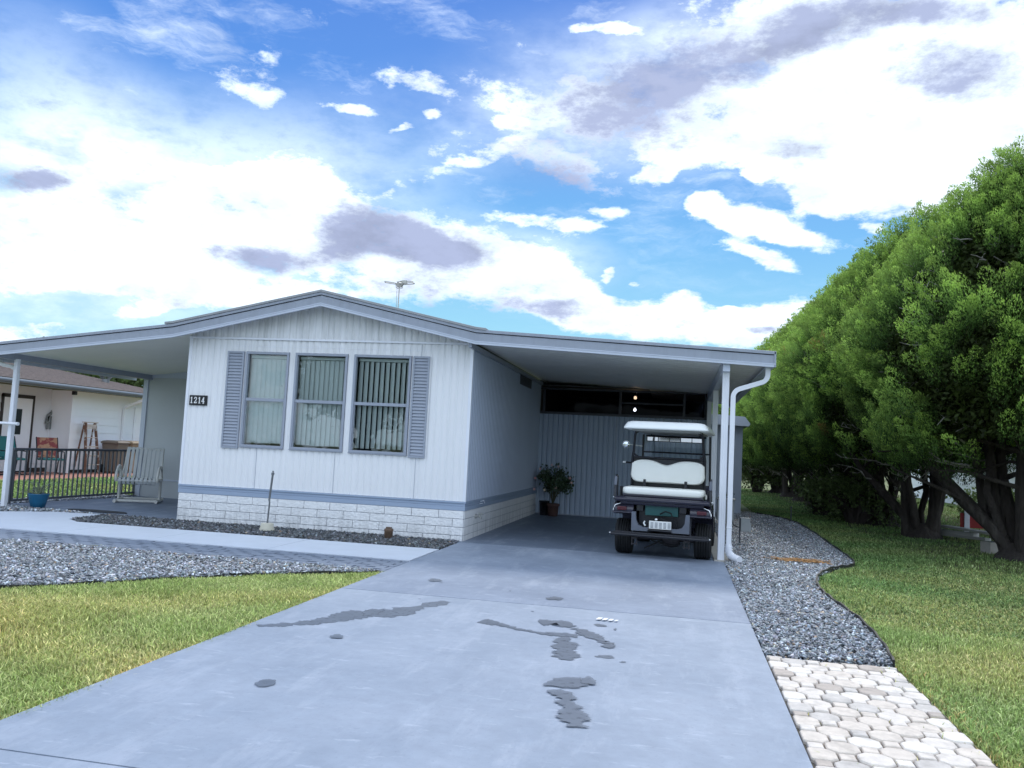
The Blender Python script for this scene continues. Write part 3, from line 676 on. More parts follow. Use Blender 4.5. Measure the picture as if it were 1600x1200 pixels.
# block pattern skirting with joints
mb = MB(); mb.cur = 1; mb.box((-.004,-.004,-.05), (W+.002,.02,ZB0-.001)); mb.box((W-.02,.02,-.05), (W+.002,D,ZB0-.001)); mb.cur = 0
rows = [(.302,.408),(.188,.296),(.074,.182),(-.04,.068)]
for ri, (z0, z1) in enumerate(rows):
    x = -.006; first = True
    while x < W:
        x1 = min(x+(.40 if not first or ri % 2 == 0 else .21)*random.uniform(.97,1.03), W+.006)
        if W-x1 < .06: x1 = W+.008
        mb.box((x+.003,-.020-random.uniform(0,.004),z0), (x1-.003,-.005,z1)); x = x1; first = False
    y = -.004
    while y < D:
        y1 = min(y+1.6, D-.02); mb.box((W+.003,y+.002,z0), (W+.016,y1-.002,z1)); y = y1+.001
        if D-y < .1: break
mb.build('skirting', [M['skirt'], M['mortar']], H, bevel=.005)

# fascia: board, drip edge and lower lip following the roof line
def band(mb, prof, t0, t1, y0, y1):
    n = len(prof)
    rings = [[(x,y0,z+t0),(x,y0,z+t1),(x,y1,z+t1),(x,y1,z+t0)] for x, z in prof]
    mb.layers(rings, smooth=False)
YF = -.30
mb = MB(); band(mb, PROF, -.165, -.052, YF, YF+.03); mb.build('fascia', M['trim'], H, bevel=.004)
mb = MB(); band(mb, PROF, -.205, -.165, YF-.012, YF+.03); band(mb, PROF, -.172, -.160, YF-.018, YF-.001)
mb.build('fascia_lip', M['trim_l'], H)
mb = MB(); band(mb, PROF, -.042, .0, YF-.016, YF+.06); mb.box((8.40,YF-.016,2.50), (8.425,YF+.03,2.703)); mb.build('drip_edge', M['trim'], H, bevel=.003)
YB = 14.0
mb = MB(); band(mb, [(-.26,2.912),(-.13,2.925),(2.18,3.424),(4.48,2.932),(4.62,2.918)], -.028, .006, YF-.03, YB); mb.build('roof', M['roofing'], H, bevel=.004)
# soffit between the gable wall and the fascia
mb = MB(); band(mb, PROF[1:4], -.12, -.10, YF+.03, -.012); mb.build('soffit', M['trim_l'], H)
mb = MB(); mb.box((1.02,-.24,0), (1.62,-.13,.012)); o = mb.build('soffit_vent', M['black'], H, loc=(0,0,0)); 
o.matrix_local = Matrix.Translation((1.32,-.02,roof_z(1.32)-.137)) @ Matrix.Rotation(-math.atan2(.505,2.31), 4, 'Y') @ Matrix.Translation((-1.32,0,0))

# carport roof: pan panels with seams, seen from below
mb = MB()
zc = lambda x: 2.905-.203*(x-4.48)/3.94-.135
y = YF+.03
while y < 8.6:
    y1 = min(y+.3, 8.6)
    mb.layers([[(x,y,zc(x)+.014),(x,y+.015,zc(x)),(x,y1-.015,zc(x)),(x,y1-.002,zc(x)+.014),(x,y1-.002,zc(x)+.06),(x,y,zc(x)+.06)] for x in (4.36,6.4,8.38)], smooth=False)
    y = y1
mb.build('carport_ceiling', M['ceil2'], H)
mb = MB(); band(mb, [(4.40,2.912),(8.42,2.706)], -.05, -.01, YF+.06, 8.6); mb.build('carport_roof', M['roofing'], H)
mb = MB(); mb.box((8.39,YF+.03,2.50), (8.41,8.6,2.695)); mb.box((8.30,YF+.03,2.50), (8.389,8.6,2.515)); mb.build('gutter', M['trim_l'], H, bevel=.004)
mb = MB(); mb.box((7.775,YF+.05,2.435), (7.865,8.6,2.60)); mb.build('carport_beam', M['trim_l'], H, bevel=.004)
mb = MB(); mb.box((4.372,YF+.04,2.66), (4.42,D,2.725)); mb.build('ledger', M['trim'], H, bevel=.004)
def post(x, y, z1, w=.088, name='post', m='white', parent=H):
    mb = MB(); hw = w/2
    for sx in (-1,0,1): mb.box((x+sx*w*.31-w*.13, y-hw-.004, .0), (x+sx*w*.31+w*.13, y-hw+.004, z1))
    mb.box((x-hw,y-hw,0), (x+hw,y+hw,z1)); mb.box((x-hw-.008,y-hw-.008,0), (x+hw+.008,y+hw+.008,.012))
    return mb.build(name, M[m], parent, bevel=.004)
post(7.825, -.06, 2.50); post(7.82, 2.9, 2.435); post(7.82, 5.7, 2.435)
def rect_tube(mb, path, w, h, widdir=Vector((0,1,0))):
    P = [Vector(p) for p in path]; rings = []
    for i, p in enumerate(P):
        t = (P[min(i+1,len(P)-1)]-P[max(i-1,0)]).normalized(); a = widdir; b = t.cross(a).normalized()
        rings.append([p+a*(sx*h/2)+b*(sy*w/2) for sx, sy in ((-1,-1),(1,-1),(1,1),(-1,1))])
    mb.layers(rings, smooth=False)
def arc(c, r, a0, a1, n=7): return [(c[0]+r*math.cos(a0+(a1-a0)*i/n), c[1]+r*math.sin(a0+(a1-a0)*i/n)) for i in range(n+1)]
mb = MB()
dp = [(8.345,2.52),(8.345,2.43)]+arc((8.235,2.42),.11,0,-1.15,6)+arc((8.035,2.115),.115,1.95,PI,6)+[(7.918,1.2),(7.918,.20)]
rect_tube(mb, [(x,-.10,z) for x, z in dp], .062, .075)
mb.box((7.882,-.142,.42),(7.955,-.058,.44))
elb = [(7.918,-.10,.22),(7.92,-.105,.13),(7.94,-.12,.085),(7.99,-.17,.055),(8.05,-.24,.04)]
mb.tube(elb, [.042,.045,.046,.046,.05], 10)
for k in range(1, 12):
    t = k/12*4; i = min(int(t), 3); q = t-i; p = [elb[i][j]*(1-q)+elb[i+1][j]*q for j in range(3)]; p2 = [p[j]+(elb[i+1][j]-elb[i][j])*.12 for j in range(3)]
    mb.tube([p, p2], .051, 10)
mb.build('downspout', M['white'], H, bevel=.004)

# porch roof on the left
mb = MB(); zp = lambda x: 2.895+(x+.13)*.1155-.14
mb.layers([[(x,YF+.03,zp(x)),(x,3.75,zp(x)),(x,3.75,zp(x)+.05),(x,YF+.03,zp(x)+.05)] for x in (-3.55,0)], smooth=False); mb.build('porch_ceiling', M['ceil'], H)
mb = MB(); band(mb, [(-3.56,2.50),(-.16,2.893)], -.05, -.012, YF+.06, 3.75); mb.build('porch_roof', M['roofing'], H)
mb = MB(); mb.box((-3.20,YF+.05,2.315), (-3.10,3.62,2.43)); mb.box((-3.22,YF+.05,2.43), (-3.08,3.62,2.46)); mb.build('porch_beam', M['trim'], H, bevel=.004)
mb = MB(); mb.box((-3.60,YF+.03,2.30), (-3.57,3.75,2.49)); mb.build('porch_gutter', M['trim_l'], H, bevel=.004)
post(-3.095, .10, 2.33, .066)
mb = MB(); rect_tube(mb, [(-3.55,.22,2.32),(-3.53,.22,2.27),(-3.45,.22,2.24),(-3.30,.22,2.22),(-3.22,.22,2.18),(-3.19,.22,2.10),(-3.19,.22,.05)], .055, .07); mb.build('downspout', M['white'], H, bevel=.004)
mb = MB(); mb.box((-3.23,3.60,-.02), (0,3.66,2.37)); mb.build('porch_wall', M['panel'], H)
mb = MB()
mb.box((-3.28,3.575,0), (-3.18,3.665,2.44)); mb.box((-3.18,3.58,2.36), (-.02,3.62,2.52)); mb.box((-3.18,3.588,.33), (-.02,3.61,.36)); mb.box((-2.02,3.59,.36), (-1.99,3.61,2.36))
mb.build('porch_wall_frame', M['trim_l'], H, bevel=.003)

# windows
def window(x0, x1, slats):
    fw, yo, yi = .034, -.030, .045
    mb = MB()
    for a, b in (((x0,yo,ZW0),(x1,yi,ZW0+fw)), ((x0,yo,ZW1-fw),(x1,yi,ZW1)), ((x0,yo,ZW0+fw),(x0+fw,yi,ZW1-fw)), ((x1-fw,yo,ZW0+fw),(x1,yi,ZW1-fw)), ((x0+fw,yo+.012,RAIL-.022),(x1-fw,yi,RAIL+.022))): mb.box(a, b)
    mb.box((x0-.008,yo-.006,ZW0-.012), (x1+.008,yo+.02,ZW0-.001))
    for s in (x0+fw, x1-fw-.014): mb.box((s,yo+.018,ZW0+fw), (s+.014,yi-.006,RAIL-.022))
    wn = mb.build('window', M['trim'], H, bevel=.003)
    for z0, z1, yy in ((ZW0+fw,RAIL-.022,.0),(RAIL+.022,ZW1-fw,.018)):
        g = MB(); g.quad((x0+fw,yy,z0),(x1-fw,yy,z0),(x1-fw,yy,z1),(x0+fw,yy,z1)); g.build('pane', M['glass'], wn, recalc=False)
    bl = MB(); n = max(1, int((x1-x0-.09)/.078))
    bl.box((x0+.045,.07,ZW1-.085), (x1-.045,.13,ZW1-.045))
    for i in range(n+1):
        cx = x0+.07+(x1-x0-.14)*i/n; an = slats+random.uniform(-.05,.05)
        c, s = math.cos(an), math.sin(an); hw = .044
        z0 = ZW0+.06+random.uniform(0,.01); pts = []
        for t, bow in ((-1,0),(-.33,.006),(.33,.006),(1,0)): pts.append((cx+t*hw*c+bow*s, .105+t*hw*s-bow*c))
        vs = [(p[0],p[1],z) for z in (z0, ZW1-.09) for p in pts]
        bl.add(vs, [(j,j+1,j+5,j+4) for j in range(3)], True)
    bl.build('blind', M['blind'], wn, recalc=False)
window(*WINS[0], -.10); window(*WINS[1], -.28); window(*WINS[2], -.52)
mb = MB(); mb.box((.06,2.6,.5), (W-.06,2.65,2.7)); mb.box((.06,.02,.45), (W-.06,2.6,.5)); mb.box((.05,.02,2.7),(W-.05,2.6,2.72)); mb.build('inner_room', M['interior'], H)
def shutter(x0, x1):
    z0, z1 = 1.107, 2.543; mb = MB(); fr = .026
    mb.box((x0,-.034,z0), (x0+fr,-.009,z1)); mb.box((x1-fr,-.034,z0), (x1,-.009,z1)); mb.box((x0+fr,-.034,z0), (x1-fr,-.009,z0+fr)); mb.box((x0+fr,-.034,z1-fr), (x1-fr,-.009,z1))
    mb.box((x0+fr,-.013,z0+fr), (x1-fr,-.0095,z1-fr)); n = 30
    for i in range(n):
        za = z0+fr+(z1-z0-2*fr)*i/n; zb = za+(z1-z0-2*fr)/n
        mb.add([(x0+fr,-.032,za+.004),(x1-fr,-.032,za+.004),(x1-fr,-.014,zb-.004),(x0+fr,-.014,zb-.004),(x0+fr,-.014,za),(x1-fr,-.014,za)], [(0,1,2,3),(4,5,1,0)], False)
    mb.build('shutter', M['trim'], H)
shutter(.629, .897); shutter(3.518, 3.761)
# number plate with serif digits
pl = MB(); pl.box((.055,-.030,1.715), (.345,-.010,1.865)); pl = pl.build('house_number', M['black'], H, bevel=.004)
dg = MB(); yq0, yq1 = -.034, -.0302
def stroke(x, z, pts, w):
    for (a, b), (c, d) in zip(pts[:-1], pts[1:]):
        L = math.hypot(c-a, d-b); nx, nz = -(d-b)/L*w/2, (c-a)/L*w/2; ex, ez = (c-a)/L*w*.25, (d-b)/L*w*.25
        P = [(x+a-ex+nx,z+b-ez+nz),(x+c+ex+nx,z+d+ez+nz),(x+c+ex-nx,z+d+ez-nz),(x+a-ex-nx,z+b-ez-nz)]
        stroke.y -= .0002; dg.prism(P, stroke.y, yq1)
stroke.y = yq0
def digit(ch, x, z=1.745):
    if ch == '1': stroke(x,z,[(.018,0),(.018,.09)],.013); stroke(x,z,[(.018,.088),(.004,.074)],.008); stroke(x,z,[(.003,.003),(.034,.003)],.007)
    if ch == '2': stroke(x,z,[(.003,.066),(.007,.082),(.020,.089),(.035,.083),(.039,.068),(.033,.05),(.004,.006)],.010); stroke(x,z,[(.003,.006),(.041,.006)],.012); stroke(x,z,[(.041,.004),(.043,.022)],.007)
    if ch == '4': stroke(x,z,[(.031,0),(.031,.089)],.012); stroke(x,z,[(.031,.088),(.003,.028)],.008); stroke(x,z,[(.002,.027),(.046,.027)],.009); stroke(x,z,[(.018,.003),(.044,.003)],.006)
for ch, x in zip('1214', (.078,.138,.208,.262)): digit(ch, x)
dg.build('digits', M['plaquew'], pl)

# carport back wall with ribbon of dark windows and the room behind
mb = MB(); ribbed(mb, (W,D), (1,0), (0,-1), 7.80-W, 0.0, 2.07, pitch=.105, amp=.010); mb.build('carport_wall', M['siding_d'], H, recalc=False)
for x in (5.02,5.98,6.93):
    mb = MB(); mb.box((x-.006,D-.016,.02), (x+.006,D-.001,2.06)); mb.build('panel_seam', M['trim'], H)
mb = MB(); mb.box((W,D-.015,0), (7.80,D+.02,.02)); mb.build('base_trim', M['trim'], H)
mb = MB(); mb.box((W+.02,D-.05,2.07), (7.82,D+.04,2.12)); mb.box((W+.02,D-.03,2.58), (7.80,D+.03,2.62))
for x in (4.46,6.04,7.33,7.76): mb.box((x-.025,D-.035,2.12), (x+.025,D+.03,2.60))
mb.box((6.065,D-.02,2.34),(7.305,D+.02,2.37))
wn = mb.build('carport_window', mat('dark_frame', (.035,.04,.055), .4, .1), H, bevel=.003)
for a, b in ((4.485,6.015),(6.065,7.305),(7.355,7.735)):
    g = MB(); g.quad((a,D+.005,2.12),(b,D+.005,2.12),(b,D+.005,2.60),(a,D+.005,2.60)); g.build('pane', M['dglass'], wn, recalc=False)
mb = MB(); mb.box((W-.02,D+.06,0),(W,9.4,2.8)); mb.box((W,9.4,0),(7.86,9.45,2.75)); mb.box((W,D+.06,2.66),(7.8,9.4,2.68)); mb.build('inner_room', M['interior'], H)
mb = MB(); mb.box((7.80,D+.0,0), (7.86,9.45,2.50)); mb.build('carport_room_wall', M['side'], H)
# lap front of the rear storage room seen past the posts
mb = MB(); mb.box((7.862,9.9,0), (8.76,9.95,2.16)); mb.box((8.71,9.95,0), (8.76,13.5,2.16)); mb.box((7.87,9.885,.02),(7.90,9.899,2.15)); mb.box((8.735,9.885,0),(8.775,9.899,2.15)); mb.build('storage_room_wall', M['side'], H)
mb = MB(); mb.prism([(7.6,2.42),(8.80,2.36),(8.93,2.19),(8.90,2.13),(7.6,2.16)], 9.65, 13.6); mb.build('storage_room_roof', M['trim_l'], H, bevel=.004)
# louvre near the eave, hose tap, band scars
mb = MB(); mb.box((W+.006,3.53,2.485), (W+.022,4.72,2.67))
for i in range(7): mb.box((W+.020,3.55,2.495+i*.024), (W+.030,4.70,2.508+i*.024))
mb.build('wall_vent', mat('vent_dark', (.08,.085,.10), .5, .1), H)
mb = MB(); mb.tube([(W+.01,.62,.30),(W+.09,.60,.30),(W+.12,.58,.27)], .015, 8); mb.tube([(W+.01,.62,.30),(W+.03,.615,.30)], .035, 12); mb.tube([(W+.085,.60,.30),(W+.085,.60,.345)], .008, 6); mb.tube([(W+.085,.60-.03,.345),(W+.085,.60+.03,.345)], .009, 6)
M['tap'] = mat('tap_metal', (.55,.55,.53), .35, .05, metal=.6); mb.build('spigot', M['tap'], H)
mb = MB(); mb.tube([(W+.10,.80,.325),(W+.015,.80,.325)], .012, 6); mb.build('pipe_stub', M['tap'], H)
mb = MB(); mb.tube([(W+.03,.86,.50),(W+.06,.93,.515),(W+.06,1.0,.47)], .007, 6); mb.tube([(W+.03,.80,.47),(W+.055,.88,.475)], .006, 6); mb.build('hose_hook', M['white'], H)
mb = MB(); mb.tube([(-3.9,.02,1.315),(-2.90,.02,1.305)], .022, 10); mb.tube([(-2.93,.02,1.305),(-2.90,.02,1.305)], .027, 10); mb.build('bracket_pole', M['white'], H)
# rooftop aerial
mb = MB(); ax, ay, az_ = 1.95, 3.6, 4.28; zr = roof_z(ax)
mb.tube([(ax,ay,zr-.03),(ax,ay,az_)], .011, 8); mb.tube([(ax,ay,zr+.25),(ax-.035,ay,zr+.45),(ax-.045,ay,az_)], .005, 6)
def loop(c, rx, ry, rot, tilt):
    pts = []
    for i in range(18):
        a = 2*PI*i/18; x, y = rx*math.copysign(abs(math.cos(a))**.6, math.cos(a)), ry*math.copysign(abs(math.sin(a))**.6, math.sin(a))
        pts.append((c[0]+x*math.cos(rot)-y*math.sin(rot), c[1]+x*math.sin(rot)+y*math.cos(rot), c[2]+tilt*x))
    mb.tube(pts, .009, 6, closed=True)
loop((ax-.16,ay,az_+.05), .13, .07, .1, -.12); loop((ax+.17,ay-.05,az_+.03), .14, .07, -.1, .06); loop((ax+.10,ay+.12,az_+.10), .12, .07, .2, .02); loop((ax,ay+.15,az_+.09), .10, .06, .9, 0)
mb.layers([[(ax-.07,ay-.05,az_+.04),(ax+.08,ay-.05,az_+.04),(ax+.08,ay+.06,az_+.05),(ax-.07,ay+.06,az_+.05)],[(ax-.03,ay-.03,az_-.03),(ax+.04,ay-.03,az_-.03),(ax+.04,ay+.03,az_-.03),(ax-.03,ay+.03,az_-.03)]], smooth=False)
mb.tube([(ax-.07,ay,az_+.02),(ax-.06,ay,az_-.04),(ax,ay,az_-.06),(ax+.06,ay,az_-.05),(ax+.07,ay,az_+.02)], .007, 6)
mb.box((ax+.06,ay-.03,az_+.06),(ax+.14,ay+.03,az_+.10)); mb.build('roof_antenna', mat('aerial_metal', (.45,.44,.40), .4, .1, metal=.3), H)

# lamp burning inside the dark room
lm = thing('ceiling_lamp', 'lit two bulb lamp glowing behind the dark carport windows', 'lamp', (6.30,6.75,0))
mb = MB(); mb.tube([(0,0,2.66),(0,0,2.30)], .008, 6); mb.tube([(0,0,2.66),(0,0,2.64)], .05, 12); mb.tube([(0,0,2.62),(0,0,2.56)], [.02,.045], 12); mb.tube([(0,0,2.34),(0,0,2.31)], [.015,.035], 12)
mb.build('lamp_stem', M['black'], lm)
mb = MB(); mb.lathe([(.004,2.49),(.026,2.50),(.034,2.525),(.026,2.55),(.012,2.565)], n=14); mb.build('bulb', glow_mat('warm_bulb', (1,.62,.28), 9), lm)
mb = MB(); mb.lathe([(.004,2.235),(.022,2.242),(.030,2.262),(.022,2.285),(.012,2.305)], n=14); mb.build('bulb', glow_mat('white_bulb', (1,.93,.72), 26), lm)
# ------------------------------------------------------------------ golf cart
M['vinyl'] = mat('cream_vinyl', (.79,.80,.76), .42, .03, 6, .08, 200, spec=.45)
M['rubber'] = mat('tyre_rubber', (.007,.008,.010), .75, .15, 12, .2, 80)
M['cartblack'] = mat('cart_black_metal', (.010,.011,.017), .32, .1, 6, spec=.5)
M['cartplum'] = mat('cart_body', (.022,.021,.038), .25, .06, 4, spec=.5, coat=.4)
M['cartgrey'] = mat('bumper_grey', (.11,.125,.16), .5, .1, 8)
M['redlens'] = mat('tail_lens', (.065,.006,.014), .18, .1, 20, spec=.6)
M['roofw'] = mat('cart_roof_white', (.76,.79,.80), .35, .03, 3, .05, 60)
M['chrome'] = mat('bright_metal', (.75,.76,.77), .18, .03, metal=.9)
M['teal'] = mat('teal_box', (.015,.085,.085), .4, .1, 6)
M['tealtop'] = mat('teal_box_lid', (.10,.17,.18), .5, .1, 6)
CT = thing('golf_cart', 'dark golf cart with white roof and cream rear facing bench parked in carport', 'golf cart', (7.09,.02,0), math.radians(-5))
def wheel(x, y, sgn):
    w = MB(); R = .228; hw = .105
    pr = [(.12,-hw*.8),(R*.8,-hw),(R*.93,-hw*.97),(R*.985,-hw*.80)]
    for k in range(5):
        a = -hw*.72+k*hw*.30; pr += [(R,a),(R,a+hw*.2),(R*.955,a+hw*.22),(R*.955,a+hw*.28)]
    pr += [(R*.985,hw*.80),(R*.93,hw*.97),(R*.8,hw),(.12,hw*.8)]
    w.lathe(pr, (0,0,0), 40, 'x'); wo = w.build('wheel', M['rubber'], CT, (x,y,R))
    q = MB(); q.lathe([(.02,sgn*.05),(.06,sgn*.07),(.10,sgn*.055),(.118,sgn*.088),(.125,sgn*.09),(.125,-sgn*.05)], n=24, axis='x'); q.build('rim', M['cartgrey'], wo)
for x in (-.51,.51): wheel(x, 0, 1 if x > 0 else -1)
for x in (-.47,.47): wheel(x, 1.68, 1 if x > 0 else -1)
# rear body shell: fenders arching over the wheels plus the seat pod
b = MB()
for s in (-1,1):
    xi, xo = s*.36, s*.615
    out = [(-.36,.545),(-.37,.60),(-.33,.665),(-.15,.70),(.25,.70),(.45,.62),(.52,.40),(.50,.30)]
    inn = [(.455,.30),(.45,.40),(.38,.52),(.2,.585),(-.1,.585),(-.28,.56),(-.31,.53)]
    poly = out+inn
    b.prism(poly, min(xi,xo), max(xi,xo), 'x')
    b.prism([(-.30,.30),(-.27,.55),(.42,.55),(.44,.30)], min(s*.36,s*.372), max(s*.36,s*.372), 'x')
    b.prism([(-.385,.548),(-.385,.566),(-.25,.566),(-.25,.548)], min(s*.35,s*.63), max(s*.35,s*.63), 'x')
b.box((-.355,.12,.30), (.355,.62,.72)); b.box((-.55,.55,.24), (.55,1.35,.30))
b.prism([(1.30,.24),(1.30,.50),(1.36,.86),(1.48,.90),(1.95,.72),(2.08,.55),(2.06,.30)], -.52, .52, 'x')
b.build('body', M['cartplum'], CT, bevel=.018)
# grey U shaped rear bumper frame
b = MB(); U = [(-.375,.575),(-.375,.335),(.36,.335),(.36,.575),(.31,.575),(.30,.46),(.265,.405),(.20,.385),(-.22,.385),(-.285,.41),(-.315,.47),(-.325,.575)]
b.prism(U, -.40, -.34, 'y'); b.build('bumper_frame', M['cartgrey'], CT, bevel=.012)
b = MB(); b.box((-.31,-.20,.36), (.30,-.17,.60)); b.box((-.31,-.335,.355),(.30,-.18,.375)); b.tube([(-.16,-.40,.355),(.14,-.40,.35)], .02, 8)
b.box((-.33,-.30,.58),(-.24,-.18,.70)); b.box((.22,-.30,.58),(.31,-.18,.70)); b.build('engine_bay', M['cartblack'], CT, bevel=.006)
b = MB(); b.box((-.215,-.30,.535), (.205,-.19,.652)); tb = b.build('battery_box', M['teal'], CT, bevel=.006)
b = MB(); b.box((-.22,-.305,.650), (.21,-.185,.678)); b.build('lid', M['tealtop'], tb, bevel=.005)
b = MB()
b.tube([(-.02,-.32,.56),(.05,-.35,.60),(.12,-.35,.58),(.155,-.35,.50),(.10,-.36,.46)], .009, 8); b.tube([(-.17,-.34,.42),(-.1,-.37,.49),(.0,-.38,.50),(.1,-.37,.47)], .011, 8); b.tube([(.19,-.34,.39),(.21,-.36,.46),(.16,-.36,.50)], .009, 8)
b.tube([(-.20,-.36,.12),(-.05,-.30,.19),(.05,-.3,.20)], .01, 6); b.tube([(-.12,-.34,.22),(.08,-.33,.17),(.25,-.3,.20)], .01, 6)
b.build('cable', M['rubber'], CT)
# pale vented panel low in the bay
b = MB(); b.box((-.145,-.425,.375), (.135,-.405,.475)); pn = b.build('vent_panel', mat('panel_white', (.70,.71,.70), .5, .03), CT, bevel=.003)
b = MB()
for i in range(5):
    for j in range(5): b.box((-.125+i*.054,-.4265,.387+j*.0155), (-.090+i*.054,-.4251,.394+j*.0155))
b.build('slots', M['cartgrey'], pn)
b = MB(); b.lathe([(.004,-.012),(.016,-.008),(.018,.006),(.006,.014)], (-.06,-.39,.492), 12); b.build('white_plug', M['roofw'], CT)
b = MB(); b.tube([(-.20,-.40,.465),(-.215,-.40,.44),(-.195,-.40,.405)], .011, 8); b.build('white_hook', M['roofw'], CT)
for s in (-1,1):
    b = MB(); b.prism([(-.37,.572),(-.365,.625),(-.32,.655),(-.25,.66),(-.25,.572)], s*.44 if s > 0 else -.60, .60 if s > 0 else -.44, 'x'); hs = b.build('light_housing', M['cartplum'], CT, bevel=.012)
    b = MB(); b.box((min(s*.445,s*.565),-.392,.583), (max(s*.445,s*.565),-.366,.632)); b.build('tail_light', M['redlens'], hs, bevel=.008)
    b = MB(); b.tube([(s*.47,-.352,.676),(s*.54,-.352,.668),(s*.595,-.352,.645),(s*.615,-.352,.60),(s*.62,-.352,.575)], .009, 8); b.build('chrome_trim', M['chrome'], hs)
# fold down footrest
b = MB(); b.prism([(-.60,.275),(-.615,.29),(-.60,.312),(.60,.312),(.615,.29),(.60,.275)], -.56, -.34, 'y')
for k in range(5): b.box((-.59,-.55+k*.045,.312), (.59,-.535+k*.045,.317))
b.tube([(-.61,-.555,.292),(.61,-.555,.292)], .014, 8)
for s in (-1,1): b.tube([(s*.42,-.42,.28),(s*.42,-.2,.33),(s*.40,.1,.38)], .018, 8)
b.build('footrest', M['cartblack'], CT, bevel=.004)
for s in (-1,1):
    for y, z in ((-.54,.30),(-.33,.745)):
        b = MB(); b.lathe([(.002,-.010),(.010,-.008),(.010,.006),(.004,.010)], (s*.622,y,z), 10, 'x'); b.build('bolt', M['chrome'], CT)
# running gear
b = MB(); b.tube([(-.45,0,.228),(.45,0,.228)], .035, 10); b.lathe([(.03,-.12),(.10,-.10),(.12,0),(.10,.10),(.03,.12)], (.10,0,.235), 16, 'x')
b.tube([(-.43,1.68,.228),(.43,1.68,.228)], .025, 8); b.box((-.34,.1,.24), (.34,1.7,.28))
for s in (-1,1):
    b.box((s*.33-.03,-.45,.235), (s*.33+.03,.45,.255)); b.tube([(s*.30,-.38,.15),(s*.30,-.38,.25)], .008, 6); b.tube([(s*.36,-.38,.15),(s*.36,-.38,.25)], .008, 6); b.tube([(s*.29,-.38,.165),(s*.37,-.38,.165)], .008, 6)
b.build('chassis', mat('chassis_metal', (.05,.045,.05), .5, .2, 9), CT)
# rear bench
def cushion(outline, y0, y1, rnd=.03, axis='y'):
    n = len(outline); cx = sum(p[0] for p in outline)/n; cz = sum(p[1] for p in outline)/n
    rings = []
    for t in (0,.15,.4,.7,1): rings.append((y0+rnd*(1-math.cos(t*PI/2)), 1-(1-math.sin(t*PI/2))*rnd*2.0))
    rings2 = [(y0+y1-a, k) for a, k in reversed(rings)]
    def ring(a, k):
        o_ = []
        for i, (u, v) in enumerate(outline):
            du, dv = u-cx, v-cz; L = math.hypot(du, dv); s = (L-(1-k)*.5)/L
            o_.append((cx+du*s, a, cz+dv*s) if axis == 'y' else (cx+du*s, cz+dv*s, a))
        return o_
    m = MB(); m.layers([ring(a,k) for a, k in rings+rings2], smooth=True); return m
def rrect(x0, x1, z0, z1, r, n=8):
    P = []
    for cx, cz, a in ((x1-r,z1-r,0),(x0+r,z1-r,PI/2),(x0+r,z0+r,PI),(x1-r,z0+r,1.5*PI)):
        for i in range(n+1): q = a+PI/2*i/n; P.append((cx+r*math.cos(q), cz+r*math.sin(q)))
    return P
o = []
for i in range(31):
    x = .485-.97*i/30; o.append((x, 1.25-.060*math.exp(-(x+.02)**2/.020)-.055*(abs(x)/.485)**9-.012*(abs(x)-.24)**2*10))
bo = [( -.49,1.09),(-.495,1.04),(-.485,1.0),(-.46,.965),(-.42,.945),(-.36,.937)]+[(-.36+.72*i/14,.937) for i in range(1,14)]+[(.36,.937),(.42,.945),(.46,.965),(.485,1.0),(.495,1.04),(.49,1.09)]
cu = cushion(o+bo, .20, .31, .035); ob = cu.build('rear_backrest', M['vinyl'], CT)
pm = MB(); pm.tube([(x*.90, .201, (z-1.09)*.86+1.09) for x, z in o+bo], .004, 5, closed=True); pm.build('piping', M['vinyl'], ob)
cu = cushion(rrect(-.52,.52,-.34,.16,.07),   .795, .885, .035, 'z'); cs = cu.build('rear_seat', M['vinyl'], CT)
b = MB(); b.box((-.515,-.325,.765), (.515,.16,.80)); b.prism([(-.40,.700),(-.415,.735),(-.37,.762),(.1,.765),(.1,.70)], -.60, .60, 'x'); b.prism([(-.36,.66),(-.38,.70),(.1,.70),(.1,.66)], -.53, .53, 'x')
b.build('seat_frame', M['cartplum'], CT, bevel=.01)
b = MB(); b.box((-.50,.33,.84), (.47,.36,1.27))
for x in (-.30,.25): b.box((x-.018,.19,.80), (x+.018,.215,.98))
b.box((-.5,.18,.86),(.47,.20,.885))
b.build('backrest_panel', M['cartblack'], CT, bevel=.006)
# armrest rails at both ends of the bench
for s in (-1,1):
    b = MB(); x = s*.605
    b.tube([(x,-.36,.74),(x,-.34,.98),(x,-.31,1.02),(x,-.27,1.03),(x,-.20,1.02),(x,-.18,.98),(x,-.16,.72)], .013, 8); b.tube([(x-.03*s,-.05,.72),(x-.03*s,-.05,.88)], .02, 8)
    ar = b.build('armrest', M['cartblack'], CT)
    b = MB(); b.tube([(x,-.355,.90),(x,-.345,.97),(x,-.325,1.005)], .02, 10); b.build('grip', M['cartgrey'], ar)
# front bench, wheel, cowl glass
cu = cushion(rrect(-.50,.50,.48,.92,.06), .70, .80, .03, 'z'); cu.build('front_seat', M['vinyl'], CT)
cu = cushion(rrect(-.48,.48,.88,1.22,.08), .38, .46, .03); cu.build('front_backrest', M['cartblack'], CT)
b = MB(); b.tube([(-.26+.17*math.cos(2*PI*i/20),1.16+.07*math.sin(2*PI*i/20),.96+.15*math.sin(2*PI*i/20)) for i in range(20)], .013, 8, closed=True); b.tube([(-.26,1.16,.96),(-.26,1.40,.75)], .018, 8); b.tube([(-.42,1.16,.96),(-.1,1.16,.96)], .01, 6); b.build('steering_wheel', M['cartblack'], CT)
b = MB(); b.tube([(-.50,1.46,.90),(-.49,1.40,1.62)], .016, 8); b.tube([(.50,1.46,.90),(.49,1.40,1.62)], .016, 8); b.tube([(-.5,1.42,1.36),(.5,1.42,1.36)], .012, 8); ws = b.build('windscreen_frame', M['cartblack'], CT)
